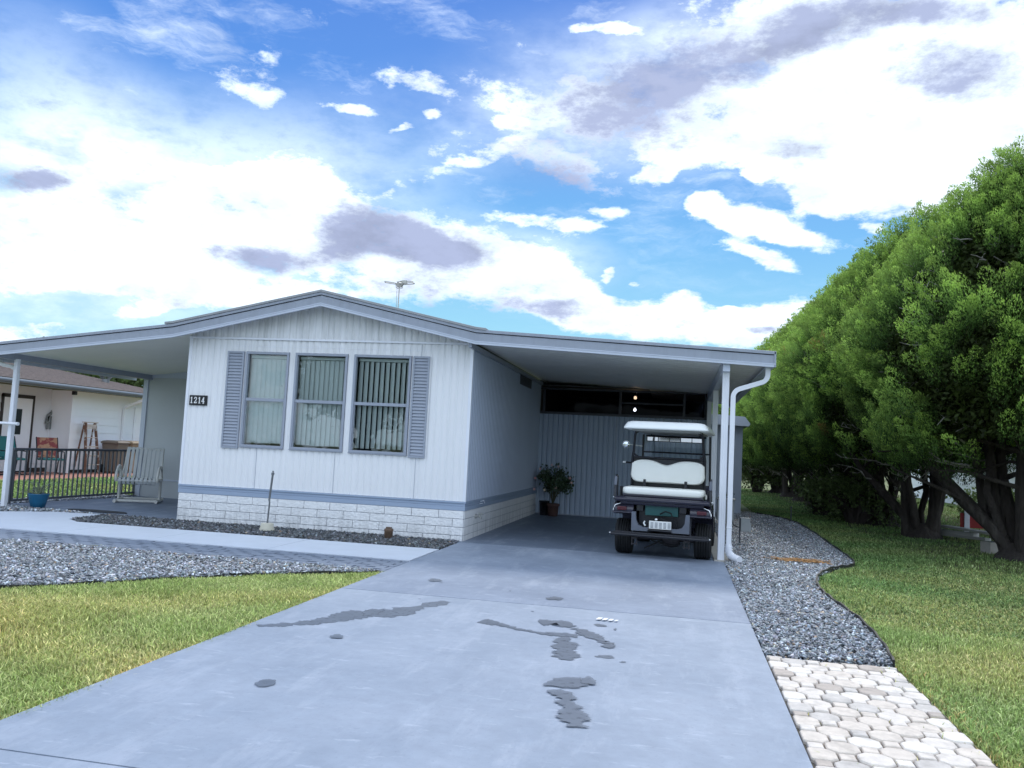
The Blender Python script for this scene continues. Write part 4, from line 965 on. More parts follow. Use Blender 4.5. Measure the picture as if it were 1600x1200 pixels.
g = MB(); g.quad((-.48,1.45,.92),(.48,1.45,.92),(.47,1.40,1.6),(-.47,1.40,1.6)); g.build('windscreen', glass_mat('clear_screen', (.82,.86,.86), .6, .02), ws, recalc=False)
# roof and its struts
def rr3(x, y0, y1, r, z): return [(p[0],p[1],z) for p in rrect(-x,x,y0,y1,r,5)]
b = MB(); b.layers([rr3(.535,-.30,1.75,.07,1.645), rr3(.545,-.31,1.76,.07,1.655), rr3(.54,-.305,1.755,.07,1.672), rr3(.505,-.26,1.70,.08,1.735), rr3(.46,-.20,1.62,.10,1.752), rr3(.30,0,1.4,.12,1.758)], smooth=True)
rf = b.build('roof', M['roofw'], CT)
b = MB(); b.box((-.44,-.24,1.625), (.44,1.66,1.643)); b.box((-.03,-.265,1.628),(.03,-.245,1.642)); b.build('roof_lining', mat('lining_grey', (.30,.31,.31), .6, .06), rf, bevel=.006)
for s in (-1,1):
    b = MB(); b.tube([(s*.475,.34,.70),(s*.475,.33,1.30),(s*.465,.27,1.42),(s*.455,-.02,1.60),(s*.43,-.06,1.635)] if False else [(s*.49,.30,.66),(s*.488,.30,1.27),(s*.47,.26,1.36),(s*.455,.22,1.56),(s*.44,.20,1.635)], .017, 8)
    b.tube([(s*.478,.28,1.33),(s*.40,.31,1.265)], .014, 8); b.tube([(s*.45,.21,1.60),(s*.38,.20,1.64)], .012, 8)
    b.tube([(s*.486,.32,.70),(s*.486,.33,1.26)], .012, 8); b.build('roof_strut', M['cartblack'], CT)
b = MB(); b.tube([(-.485,.305,1.275),(.485,.305,1.275)], .015, 8); b.build('crossbar', M['cartblack'], CT)
b = MB(); b.tube([(-.44,1.3,1.60),(.44,1.3,1.60)], .012, 8); b.build('crossbar', M['cartblack'], CT)
# wide panoramic mirror of five glasses
b = MB(); b.box((-.42,1.20,1.515), (.42,1.225,1.588)); b.tube([(-.35,1.22,1.59),(-.35,1.25,1.64)], .008, 6); b.tube([(.35,1.22,1.59),(.35,1.25,1.64)], .008, 6); mr = b.build('panoramic_mirror', M['cartblack'], CT, bevel=.004)
mg = mat('mirror_glass', (.75,.78,.82), .04, 0, metal=1)
for i, an in enumerate((-.12,-.05,0,.05,.12)):
    x0 = -.405+i*.163; b = MB(); yy = 1.197
    b.quad((x0,yy-max(an,0)*.02,1.525),(x0+.152,yy-max(-an,0)*.02,1.525),(x0+.152,yy-max(-an,0)*.02-.001,1.58),(x0,yy-max(an,0)*.02-.001,1.58)); b.build('mirror_glass', mg, mr, recalc=False)
b = MB(); b.lathe([(.005,-.012),(.045,-.010),(.058,0),(.052,.018),(.02,.04)], (-.715,1.18,1.455), 24, 'y'); b.tube([(-.66,1.20,1.455),(-.50,1.35,1.44)], .008, 6); sm_ = b.build('side_mirror', M['roofw'], CT)
b = MB(); b.lathe([(.001,-.0195),(.02,-.0185),(.04,-.015),(.050,-.0105),(.050,-.009)], (-.715,1.18,1.455), 24, 'y'); b.build('mirror_glass', mg, sm_)
b = MB(); b.tube([(-.74,1.1,1.19),(-.70,1.1,1.19)], .016, 8); b.build('lever_knob', M['roofw'], CT)
b = MB(); b.tube([(-.70,1.1,1.19),(-.58,1.15,1.185),(-.50,1.42,1.15)], .013, 8); b.build('lever', M['cartblack'], CT)
# ------------------------------------------------------------------ porch things
M['pvc'] = mat('cream_pvc', (.56,.56,.53), .35, .04, 6)
M['strap'] = mat('vinyl_strap', (.52,.54,.54), .45, .04, 8)
ch = thing('porch_chair', 'cream pipe framed glider chair with vertical vinyl straps on the porch', 'chair', (-2.36,2.42,0), math.radians(25)); ch.scale = (.86,.92,1)
hw = .40
for s in (-1,1):
    b = MB(); x = s*hw
    b.tube([(x,-.02,.05),(x,-.03,.30),(x,-.06,.44)], .026, 10)
    b.tube([(x,-.40,.40),(x,-.41,.46),(x,-.36,.55),(x,-.27,.625),(x,-.16,.65),(x,-.06,.62),(x,.01,.54),(x,.02,.44),(x,.02,.05)], .027, 10)
    b.tube([(x,-.40,.40),(x,-.2,.41),(x,.05,.385),(x,.14,.42)], .024, 10); b.build('side_frame', M['pvc'], ch)
b = MB()
b.tube([(-hw,-.30,.034),(hw,-.30,.034)], .026, 10); b.tube([(-hw,.34,.034),(hw,.34,.034)], .026, 10)
for s in (-1,1):
    b.tube([(s*hw,-.36,.034),(s*hw,.38,.034)], .028, 10)
    for y in (-.37,-.33): b.tube([(s*hw,y-.02,.034),(s*hw,y+.02,.034)], .034, 10)
b.build('base_frame', M['pvc'], ch)
sp = [(-.30,.33),(-.37,.345),(-.405,.39),(-.40,.435),(-.36,.455),(-.20,.43),(.0,.395),(.10,.40),(.145,.45),(.20,.66),(.26,.86),(.30,.955),(.32,.985),(.345,.985),(.355,.96)]
for i in range(9):
    x = -.335+i*.0838; b = MB(); b.layers([[(x-.029,y,z),(x+.029,y,z),(x+.029,y+.002,z-.005),(x-.029,y+.002,z-.005)] for y, z in sp], smooth=False); b.build('strap', M['strap'], ch)
b = MB(); b.tube([(-hw+.01,-.375,.40),(hw-.01,-.375,.40)], .020, 8); b.tube([(-.36,.10,.385),(.36,.10,.385)], .018, 8); b.tube([(-hw,.14,.42),(-.37,.21,.66),(-.365,.325,.955),(.365,.325,.955),(.37,.21,.66),(hw,.14,.42)], .020, 8); b.build('seat_frame', M['pvc'], ch)

# blue pot with aloe
pt = thing('potted_plant', 'spiky grey green aloe in a blue glazed pot by the porch post', 'potted plant', (-2.62,.26,0))
b = MB(); b.lathe([(.085,0),(.10,.004),(.125,.10),(.148,.19),(.155,.215),(.158,.225),(.150,.228),(.138,.205),(.02,.195)], n=28); b.build('pot', mat('blue_glaze', (.012,.10,.20), .25, .15, 5, spec=.6), pt)
M['aloe'] = mat('aloe_leaf', (.22,.26,.17), .5, .12, 8)
b = MB()
for i in range(17):
    a = i*2.4+random.uniform(-.2,.2); L = random.uniform(.22,.42); up = random.uniform(.25,1.0); ring = []
    for k in range(7):
        t = k/6; rr = L*t*(.55+.45*(1-up*.5)); z = .19+L*up*.75*math.sin(t*PI*.62)-.08*t*t*(1-up); w = .020*(1-t)**.7+.0015
        cx, cy = rr*math.cos(a), rr*math.sin(a); nx, ny = -math.sin(a), math.cos(a)
        ring.append([(cx-nx*w,cy-ny*w,z+.35*w),(cx,cy,z-.25*w),(cx+nx*w,cy+ny*w,z+.35*w),(cx,cy,z+.12*w)])
    b.layers(ring, smooth=True)
b.build('leaves', M['aloe'], pt)
b = MB(); b.prism(blot_pts := [(-1.62+.52*math.cos(2*PI*i/24)*(1+.06*math.sin(5*i)), .36+.13*math.sin(2*PI*i/24)*(1+.1*math.sin(3*i))) for i in range(24)], .002, .016, 'z')
tag(b.build('door_mat', mat('dark_mat', (.03,.034,.04), .85, .2, 20, .4, 120), bevel=.004), 'dark oval mat lying at the front edge of the porch floor', 'mat')

# railing
M['rail'] = mat('railing_metal', (.075,.085,.10), .45, .1, 6)
rl = thing('metal_railing', 'dark metal railing with thin upright bars along the porch side', 'railing', (-3.3,.42,0))
RL = 3.18
b = MB(); b.box((-.025,0,.875), (.025,RL,.905)); b.box((-.032,0,.905),(.032,RL,.915)); b.build('top_rail', M['rail'], rl, bevel=.004)
b = MB(); b.box((-.022,0,.05), (.022,RL,.085)); b.build('bottom_rail', M['rail'], rl, bevel=.003)
b = MB(); b.box((-.010,-.010,.085), (.010,.010,.875)); b0 = b.build('baluster', M['rail'], rl, (0,.06,0))
nb = 28
for i in range(1, nb):
    c = b0.copy(); COL.objects.link(c); c.parent = rl; c.location = (0, .06+(RL-.12)*i/(nb-1), 0)
for y in (0.0, RL):
    b = MB(); b.box((-.02,y-.02,-.03), (.02,y+.02,.874)); b.build('end_post', M['rail'], rl)

# front bed things
st = thing('metal_stake', 'thin dark metal rod standing in a round concrete base before the front wall', 'stake', (1.70,-.50,-.01))
b = MB(); b.tube([(0,0,.10),(.012,0,.40),(.004,0,.44)], .012, 8); b.tube([(.004,0,.43),(.03,0,.79)], .015, 8); b.tube([(.029,0,.785),(.031,0,.815)], .022, 10); b.tube([(.031,0,.83),(.031,0,.84)], .014, 8); b.tube([(.031,0,.81),(.031,0,.83)], .009, 8); b.build('rod', mat('weathered_rod', (.13,.14,.15), .5, .2, 20), st)
b = MB(); b.lathe([(.098,0),(.102,.01),(.102,.045),(.094,.055),(.094,.062),(.088,.07),(.086,.11),(.078,.118),(.01,.12)], n=26); b.build('base', mat('cream_concrete', (.52,.50,.42), .85, .1, 14, .3, 90), st)
cp = thing('cleanout_pipe', 'short rusty brown capped pipe in the dark gravel by the front wall', 'pipe', (3.42,-.36,-.02))
rust = mat('rusty_brown', (.13,.085,.06), .8, .35, 18, .4, 80, col2=(.07,.055,.045), c2scale=12)
b = MB(); b.lathe([(.05,0),(.05,.05),(.058,.055),(.058,.12),(.062,.125),(.062,.15),(.05,.158),(.01,.16)], n=18); b.box((-.035,-.018,.158),(.035,.018,.178)); b.build('pipe', rust, cp)

# carport plant
M['leafd'] = mat('dark_leaf', (.05,.085,.045), .5, .25, 9, tint=True)
fp = thing('flowering_plant', 'leafy potted plant with pale pink flowers in the carport corner', 'potted plant', (4.78,5.48,0))
b = MB(); b.lathe([(.09,0),(.10,.01),(.118,.20),(.13,.205),(.132,.25),(.12,.252),(.11,.23),(.01,.225)], (.03,0,0), 22); b.build('pot', mat('terracotta', (.085,.045,.04), .8, .15, 9), fp)
b = MB(); b.lathe([(.08,0),(.10,.26),(.11,.265),(.11,.29),(.095,.285),(.01,.27)], (-.16,.06,0), 20); b.build('black_pot', M['black'], fp)
b = MB(); tips = []
for i in range(30):
    a = random.uniform(0,6.3); L = random.uniform(.15,.36); h = random.uniform(.45,.98)
    P = [(.02,0,.22),(.02+.3*L*math.cos(a),.3*L*math.sin(a),.22+.5*h*.8),(.02+L*math.cos(a),L*math.sin(a)*.8,.22+h*.8)]
    b.tube(P, .006, 5); tips.append(P)
b.build('stems', mat('plant_stem', (.07,.07,.04), .8, .2), fp)
def leaf_cloud(name, pts, L, w, m, parent, tl=(.6,1.4)):
    n = len(pts); C = np.array(pts); a = RNG.normal(0,1,(n,3)); a /= np.linalg.norm(a,axis=1)[:,None]; bb = np.cross(a, RNG.normal(0,1,(n,3))); bb /= np.linalg.norm(bb,axis=1)[:,None]
    l = L*RNG.uniform(.6,1.2,n)[:,None]; ww = w*RNG.uniform(.6,1.2,n)[:,None]
    V = np.stack([C-a*l/2, C+bb*ww/2+a*l*.05, C+a*l/2, C-bb*ww/2+a*l*.05], 1).reshape(-1,3)
    return big_mesh(name, V, np.arange(4*n).reshape(-1,4), m, np.repeat(RNG.uniform(*tl,n),4), parent)
pts = []
for P in tips:
    for k in range(26):
        t = random.uniform(.35,1.08); q = [P[1][j]*(1-t)*1.0+P[2][j]*t for j in range(3)] if t > .35 else P[1]
        pts.append([q[j]+random.gauss(0,.05) for j in range(3)])
pts += [(.27+random.gauss(0,.06), random.gauss(0,.06), .66+random.gauss(0,.07)) for _ in range(180)]
pts += [(-.2+random.gauss(0,.06), random.gauss(0,.06), .80+random.gauss(0,.05)) for _ in range(90)]
leaf_cloud('foliage', pts, .085, .05, M['leafd'], fp)
for i, (x, y, z, c) in enumerate(((-.34,-.1,.74,(.75,.42,.40)),(-.35,-.1,.52,(.78,.50,.46)),(-.12,-.22,.52,(.85,.72,.55)),(.37,-.15,.78,(.72,.45,.45)),(.40,-.12,.69,(.72,.48,.46)),(-.25,-.1,.93,(.70,.50,.45)),(-.02,-.05,1.02,(.62,.42,.40)),(.10,-.2,.58,(.70,.55,.48)),(.12,-.1,1.0,(.6,.42,.4)))):
    b = MB(); 
    for k in range(7):
        a = k*2*PI/7; b.add([(0,0,0),(.016*math.cos(a-.4),-.012,.016*math.sin(a-.4)),(.034*math.cos(a),-.02,.034*math.sin(a)),(.016*math.cos(a+.4),-.012,.016*math.sin(a+.4))], [(0,1,2,3)])
    b.lathe([(.002,-.02),(.008,-.012),(.008,0)], (0,0,0), 8, 'y'); b.build('flower', mat('petal', c, .6, .1), fp, (x,y,z))

# right gravel things
sg = thing('box_on_stake', 'small grey metal box on a thin stake in the right gravel bed', 'utility box', (8.27,2.30,0))
b = MB(); b.tube([(-.045,0,-.03),(-.045,0,.41)], .011, 8); b.build('stake', M['rail'], sg)
gm = mat('galvanised_grey', (.30,.32,.33), .55, .12, 9)
b = MB(); b.box((-.035,-.03,.20), (.105,.04,.40)); b.box((-.042,-.036,.40),(.112,.046,.412)); b.box((.10,-.02,.18),(.122,.03,.33)); b.build('box', gm, sg, bevel=.005)
ub = thing('utility_pedestal', 'grey utility cabinet with pipes beside the carport room wall', 'utility box', (8.18,5.6,0))
b = MB(); b.box((-.16,-.12,.12), (.16,.14,.52)); b.box((-.18,-.14,.52),(.18,.16,.55)); b.build('cabinet', gm, ub, bevel=.008)
b = MB(); b.tube([(.06,-.10,-.02),(.06,-.10,.13)], .03, 10); b.tube([(-.08,.05,-.02),(-.08,.05,.13)], .03, 10); b.tube([(.1,-.13,.16),(.16,-.2,.05),(.3,-.22,.012)], .014, 8); b.build('pipe', M['rail'], ub)
leaf_cloud('weed', [(random.gauss(0,.06), random.gauss(0,.05), .60+random.gauss(0,.05)) for _ in range(60)], .05, .03, M['leafd'], ub)
b = MB(); b.box((-.13,-.08,.33), (.13,.08,.78)); b.box((-.10,-.095,.38),(.10,-.08,.74)); mt_ = tag(b.build('meter_box', M['black'], loc=(7.72,5.2,0), bevel=.008), 'black meter box standing behind the carport posts', 'meter box')
b = MB(); b.tube([(-.08,0,-.01),(-.08,0,.34)], .018, 8); b.tube([(.08,0,-.01),(.08,0,.34)], .018, 8); b.build('conduit', M['rail'], mt_)
gs = thing('garden_stake', 'thin dark stake standing in the lawn edge beyond the gravel', 'stake', (9.78,8.55,-.04))
b = MB(); b.tube([(0,0,0),(0,0,.34)], .012, 6); b.tube([(0,0,.33),(0,0,.36)], .02, 8); b.build('rod', M['rail'], gs)

# timber and blocks under the trees
pale = mat('weathered_board', (.42,.42,.40), .8, .12, 4, .3, 60, stretch=(.4,6,6))
def board(loc, rz, d, label, tilt=0, group=None):
    b = MB(); b.box((-d[0]/2,-d[1]/2,0),(d[0]/2,d[1]/2,d[2])); o = b.build('timber_board', pale, loc=loc, rot=(0,tilt,rz), bevel=.006); return tag(o, label, 'board')
board((12.90,6.05,.16), -1.13, (1.9,.20,.045), 'long pale board lying on top of the low timber stack under trees', .015)
board((12.62,6.60,.02), -1.0, (.9,.16,.12), 'short pale board below the long one in the timber stack')
board((12.78,6.25,.03), -1.1, (.8,.14,.05), 'lowest pale board resting on the lawn in the timber stack')
b = MB(); b.box((-.2,-.1,0),(.2,.1,.2)); b.cur = 1; [b.box((x-.06,-.06,.197),(x+.06,.06,.2035)) for x in (-.09,.09)]
tag(b.build('concrete_block', [M['concrete'], M['bedbase']], loc=(12.45,4.05,-.04), rot=(0,0,.5), bevel=.006), 'hollow concrete block lying beside the nearest tree trunk', 'block')
b = MB(); b.box((-.75,-.02,.12),(.75,.02,.42)); rp = b.build('low_barrier', mat('red_paint', (.30,.03,.03), .55, .15, 5), loc=(13.9,8.0,0), rot=(0,0,-.25), bevel=.005)
tag(rp, 'low red panel with white posts showing between the tree trunks', 'barrier')
for x in (-.62,.18):
    b = MB(); b.box((x-.05,-.05,-.05),(x+.05,-.022,.80)); b.build('post', M['white'], rp, bevel=.004)
board((13.0,3.8,.0), .4, (.5,.08,.03), 'small pale offcut lying on the grass by the nearest trunk')

# ------------------------------------------------------------------ neighbours
M['lap'] = mat('lap_siding', (.86,.87,.89), .55, .03, 2)
M['laps'] = mat('lap_siding_shaded', (.72,.73,.76), .55, .03, 2)  # darker copy of the lap siding, porch shade put into the colour
M['shingle'] = mat('brown_shingle', (.15,.118,.105), .9, .28, 9, .4, 30, stretch=(1,2,1), col2=(.10,.08,.075), c2scale=6)
M['brown'] = mat('dark_brown_trim', (.035,.026,.024), .5, .1)
M['gfascia'] = mat('grey_fascia', (.17,.20,.24), .5, .06)
def lap(mb, y0, y1, x, z0, z1, step=.235, sgn=1):
    z = z0
    while z < z1-.01:
        zz = min(z+step, z1); mb.quad((x+sgn*.016,y0,z),(x+sgn*.016,y1,z),(x,y1,zz),(x,y0,zz)); mb.quad((x+sgn*.016,y0,z),(x,y0,z),(x,y1,z),(x+sgn*.016,y1,z)); z = zz
nh = thing('neighbour_house', 'white lap sided neighbour house with brown shingle roof beyond the railing', 'house')
mb = MB(); lap(mb, 1, 9.75, -10.6, -.02, 2.36); mb.build('porch_wall', M['laps'], nh)
mb = MB(); lap(mb, 9.75, 14.2, -9.9, -.02, 2.34); mb.box((-10.6,9.75,-.02),(-9.89,9.80,2.34)); mb.box((-9.91,9.72,-.02),(-9.87,9.80,2.34)); mb.build('side_wall', M['lap'], nh)
mb = MB(); mb.box((-10.62,1,-.02),(-10.57,9.75,.10)); mb.box((-9.90,9.8,-.02),(-9.872,14.2,.07)); mb.build('base_trim', M['brown'], nh)
mb = MB(); 
for a, b_ in ((7.93,8.01),(9.02,9.10)): mb.box((-10.62,a,0),(-10.56,b_,2.10))
mb.box((-10.62,7.93,2.02),(-10.56,9.10,2.12)); dr = mb.build('door', M['brown'], nh, bevel=.004)
mb = MB(); mb.box((-10.60,8.01,.02),(-10.565,9.02,2.02)); mb.build('door_leaf', M['lap'], dr)
mb = MB(); mb.box((-10.566,8.22,1.02),(-10.558,8.66,1.72)); mb.build('pane', M['black'], dr)
mb = MB(); mb.quad((-9.25,-2,2.36),(-10.65,-2,2.40),(-10.65,14.4,2.40),(-9.25,14.4,2.36)); mb.build('soffit', M['laps'], nh)
mb = MB(); mb.box((-9.27,-2,2.32),(-9.22,14.5,2.45)); mb.tube([(-9.19,-2,2.40),(-9.19,14.5,2.40)], .055, 8); mb.build('gutter', M['gfascia'], nh, bevel=.004)
mb = MB()
e0, e1 = (-9.17,-2,2.46), (-9.17,14.6,2.46); r0, r1 = (-12.4,-2,3.15), (-12.4,11.3,3.15); f0, f1 = (-15.6,-2,2.46), (-15.6,14.6,2.46)
for i in range(14):                                                   # shingle courses as real steps
    t0, t1 = i/14, (i+1)/14; L = lambda a, c, t, dz=0: tuple(a[j]+(c[j]-a[j])*t+(dz if j == 2 else 0) for j in range(3))
    mb.quad(L(e0,r0,t0,.012),L(e1,r1,t0,.012),L(e1,r1,t1),L(e0,r0,t1)); mb.quad(L(e0,r0,t0),L(e1,r1,t0),L(e1,r1,t0,.012),L(e0,r0,t0,.012))
mb.quad(e1,f1,r1); mb.quad(f0,f1,r1,r0); mb.build('roof', M['shingle'], nh)
mb = MB(); mb.tube([(-10.6,12.0,2.62),(-10.6,12.0,2.86)], .11, 12)
for k in range(12):
    a = k*PI/6; mb.add([(-10.6+.11*math.cos(a),12+.11*math.sin(a),2.84),(-10.6+.20*math.cos(a+.25),12+.20*math.sin(a+.25),2.95),(-10.6+.10*math.cos(a+.5),12+.10*math.sin(a+.5),3.06),(-10.6+.05*math.cos(a),12+.05*math.sin(a),3.05)], [(0,1,2,3)])
mb.build('roof_vent', mat('vent_metal', (.20,.21,.22), .4, .1, metal=.5), nh)
mb = MB(); rect_tube(mb, [(-9.22,12.05,2.33),(-9.24,12.05,2.24),(-9.75,12.0,2.02),(-9.83,12.0,1.95),(-9.84,12.0,.02)], .07, .09); mb.build('downspout', M['lap'], nh)
mb = MB(); mb.box((-9.88,12.55,.0),(-9.85,14.1,2.02)); [mb.box((-9.852,12.62+.48*i,.12+.46*j),(-9.842,13.02+.48*i,.48+.46*j)) for i in range(3) for j in range(4)]; mb.build('garage_door', M['lap'], nh, bevel=.01)
mb = MB(); mb.box((-9.9,9.70,2.22),(-9.80,9.80,2.33)); mb.build('porch_light', M['black'], nh)
orn = thing('wall_ornament', 'grey arched wooden ornament hanging by a cord on the neighbour wall', 'ornament', (-10.56,9.83,1.20)); orn.scale = (1.2,1.25,1.1)
og = mat('weathered_grey_wood', (.20,.22,.215), .8, .2, 9)
mb = MB(); mb.layers([[(x,.22*math.cos(a)*k,.22+.26*math.sin(a)*k) for x, k in ((0,1),(.03,1),(.03,.72),(0,.72))] for a in [PI*i/14 for i in range(15)]], smooth=False)
for y in (-.16,-.05,.06,.17): mb.box((0,y-.028,0),(.03,y+.028,.34))
mb.box((.005,-.24,.16),(.035,.24,.20)); mb.build('body', og, orn)
mb = MB(); mb.tube([(.01,-.12,.40),(.01,0,.62),(.01,.12,.40)], .008, 5); mb.build('cord', M['black'], orn)
def deck_chair(loc, rz, label, back_col, seat_col):
    c = thing('patio_chair', label, 'chair', loc, rz)
    fr = M['black']
    mb = MB()
    for s in (-1,1):
        mb.tube([(s*.28,-.26,0),(s*.28,-.24,.40),(s*.28,-.22,.60),(s*.28,.12,.62),(s*.28,.26,.58)], .016, 7); mb.tube([(s*.28,.22,0),(s*.28,.14,.40)], .016, 7); mb.tube([(s*.27,.12,.38),(s*.27,.34,.98)], .016, 7); mb.tube([(s*.28,-.40,.02),(s*.28,-.1,.0),(s*.28,.36,.03)], .016, 7)
    mb.build('frame', fr, c)
    mb = MB(); mb.layers([[(-.26,y,z),(.26,y,z),(.26,y,z-.05),(-.26,y,z-.05)] for y, z in ((-.28,.42),(-.1,.44),(.14,.41))], smooth=False); mb.build('seat', seat_col, c, bevel=.015)
    mb = MB(); mb.layers([[(-.26,y,z),(.26,y,z),(.26,y+.045,z-.02),(-.26,y+.045,z-.02)] for y, z in ((.11,.44),(.20,.66),(.29,.88),(.33,.98))], smooth=False); mb.build('backrest', back_col, c, bevel=.012); return c
rp_ = mat('red_print_fabric', (.20,.045,.045), .8, .2, 6, col2=(.36,.20,.12), c2scale=7, c2lo=.48, c2hi=.56); tl_ = mat('teal_fabric', (.02,.13,.13), .8, .15, 6)
deck_chair((-9.5,8.6,0), math.radians(60), 'patio chair with red patterned back and teal seat before the neighbour door', rp_, tl_)
deck_chair((-9.7,7.45,0), math.radians(75), 'teal patio chair half hidden behind the porch post', tl_, tl_)
ld = thing('step_ladder', 'paint spattered wooden step ladder standing against the white neighbour wall', 'ladder', (-9.52,10.2,0), math.radians(90))
wd = mat('ladder_wood', (.17,.09,.06), .75, .2, 8, col2=(.5,.48,.44), c2scale=9, c2lo=.55, c2hi=.62)
for s in (-1,1):
    mb = MB(); mb.layers([[(s*.29+s*dx,-.12+dy,0) for dx, dy in ((-.02,-.035),(.02,-.035),(.02,.035),(-.02,.035))],[(s*.20+s*dx,.08+dy,1.46) for dx, dy in ((-.02,-.035),(.02,-.035),(.02,.035),(-.02,.035))]], smooth=False); mb.build('side_rail', wd, ld)
    mb = MB(); mb.layers([[(s*.26+s*dx,.30+dy,0) for dx, dy in ((-.02,-.015),(.02,-.015),(.02,.015),(-.02,.015))],[(s*.20+s*dx,.12+dy,1.42) for dx, dy in ((-.02,-.015),(.02,-.015),(.02,.015),(-.02,.015))]], smooth=False); mb.build('rear_leg', wd, ld)
lw = mat('spattered_step', (.52,.46,.40), .8, .2, 12)
for i in range(5):
    t = (i+.9)/5.6; mb = MB(); w_ = .28-.08*t; mb.box((-w_,-.12+.2*t-.05,1.46*t-.012),(w_,-.12+.2*t+.05,1.46*t+.012)); mb.build('step', lw, ld)
mb = MB(); mb.box((-.24,.0,1.44),(.24,.17,1.47)); mb.box((-.19,.02,1.30),(.19,.035,1.40)); mb.build('top_step', lw, ld)
def bin_(y, x, col, lidc, label):
    c = thing('wheelie_bin', label, 'trash bin', (x,y,0), math.radians(90), 'bins along the neighbour wall')
    mb = MB(); mb.layers([[(sx*k,sy*k*1.1,z) for sx, sy in ((-.24,-.25),(.24,-.25),(.24,.25),(-.24,.25))] for z, k in ((.02,.82),(.06,.84),(.80,1),(.84,1.04),(.86,1.04))], smooth=False); mb.build('body', col, c, bevel=.02)
    mb = MB(); mb.layers([[(sx*k,sy*k*1.1,z) for sx, sy in ((-.27,-.27),(.27,-.27),(.27,.27),(-.27,.27))] for z, k in ((.862,1),(.90,1.02),(.94,.9),(.96,.6))], smooth=False); mb.tube([(-.2,.32,.88),(.2,.32,.88)], .018, 8); mb.build('lid', lidc, c, bevel=.015)
    for s in (-1,1):
        mb = MB(); mb.lathe([(.02,-.03),(.11,-.03),(.12,0),(.11,.03),(.02,.03)], (s*.22,.24,.12), 18, 'x'); mb.build('wheel', M['rubber'], c)
tanb = mat('tan_plastic', (.30,.225,.15), .55, .06, 5); brb = mat('brown_plastic', (.16,.13,.105), .5, .06, 5); grl = mat('dark_green_plastic', (.05,.075,.06), .5, .06)
bin_(11.05, -9.35, brb, brb, 'brown wheelie bin beside the step ladder'); bin_(11.72, -9.35, tanb, tanb, 'tan wheelie bin between the brown and green lidded ones'); bin_(12.38, -9.35, brb, grl, 'wheelie bin with dark green lid nearest the porch wall')
g2 = thing('gabled_house', 'pale sided gable of a house behind the neighbour roof', 'house', (-16.2,26.5,0))
mb = MB(); n = 18
for i in range(n):
    z = i*.25; hwid = 4.2 if z < 2.7 else 4.2*(1-(z-2.7)/1.8)
    if hwid > .1: mb.quad((-hwid,-.02,z),(hwid,-.02,z),(hwid,0,z+.25),(-hwid,0,z+.25))
mb.box((-4.2,.01,0),(4.2,8,2.7)); mb.build('wall', mat('cream_siding', (.52,.52,.44), .6, .04), g2)
mb = MB(); mb.prism([(-4.7,2.45),(-4.7,2.6),(0,4.62),(4.7,2.6),(4.7,2.45),(0,4.46)], -.35, 8.4, 'y'); mb.build('roof', mat('pale_roof', (.50,.55,.52), .6, .08, 3), g2)
g3 = thing('white_house', 'white neighbouring house glimpsed between the trunks on the right', 'house', (18.5,20,0))
mb = MB(); lap(mb, -13, 14, 0, -.05, 2.7, .2, -1); mb.box((.02,-13,-.05),(7,14,2.7)); mb.build('wall', M['lap'], g3)
mb = MB(); mb.prism([(-.5,2.65),(-.5,2.75),(3.5,4.1),(7.5,2.75),(7.5,2.65)], -13.4, 14.4, 'y'); mb.build('roof', M['roofing'], g3)
for y in (-9,-4.5,1.5,7):
    mb = MB(); mb.box((-.05,y-.6,.95),(-.02,y+.6,2.15)); w_ = mb.build('window', M['white'], g3); mb = MB(); mb.box((-.056,y-.53,1.02),(-.051,y+.53,2.08)); mb.build('pane', M['dglass'], w_)
# across the street: what the front windows mirror
g4 = thing('street_house', 'low pale house across the street mirrored in the front windows', 'house', (1.5,-36,0))
mb = MB(); mb.box((-9,-6,-.05),(9,0,2.7)); mb.prism([(-4.4,2.7),(0,3.9),(4.4,2.7)], -.12, .0, 'y'); mb.build('wall', M['lap'], g4)
mb = MB(); mb.prism([(-10,2.62),(-10,2.75),(0,4.3),(10,2.75),(10,2.62),(0,4.1)], -6.5, .8, 'y'); mb.build('roof', M['white'], g4)
mb = MB(); [mb.box((x-1,.0,.9),(x+1,.06,2.1)) for x in (-6,-1.5,3.5)]; mb.build('window', M['black'], g4)
mb = MB(); mb.quad((-120,-27,-.04),(120,-27,-.04),(120,-20,-.04),(-120,-20,-.04)); tag(mb.build('street', mat('asphalt', (.06,.06,.062), .9, .15, 8)), kind='structure')
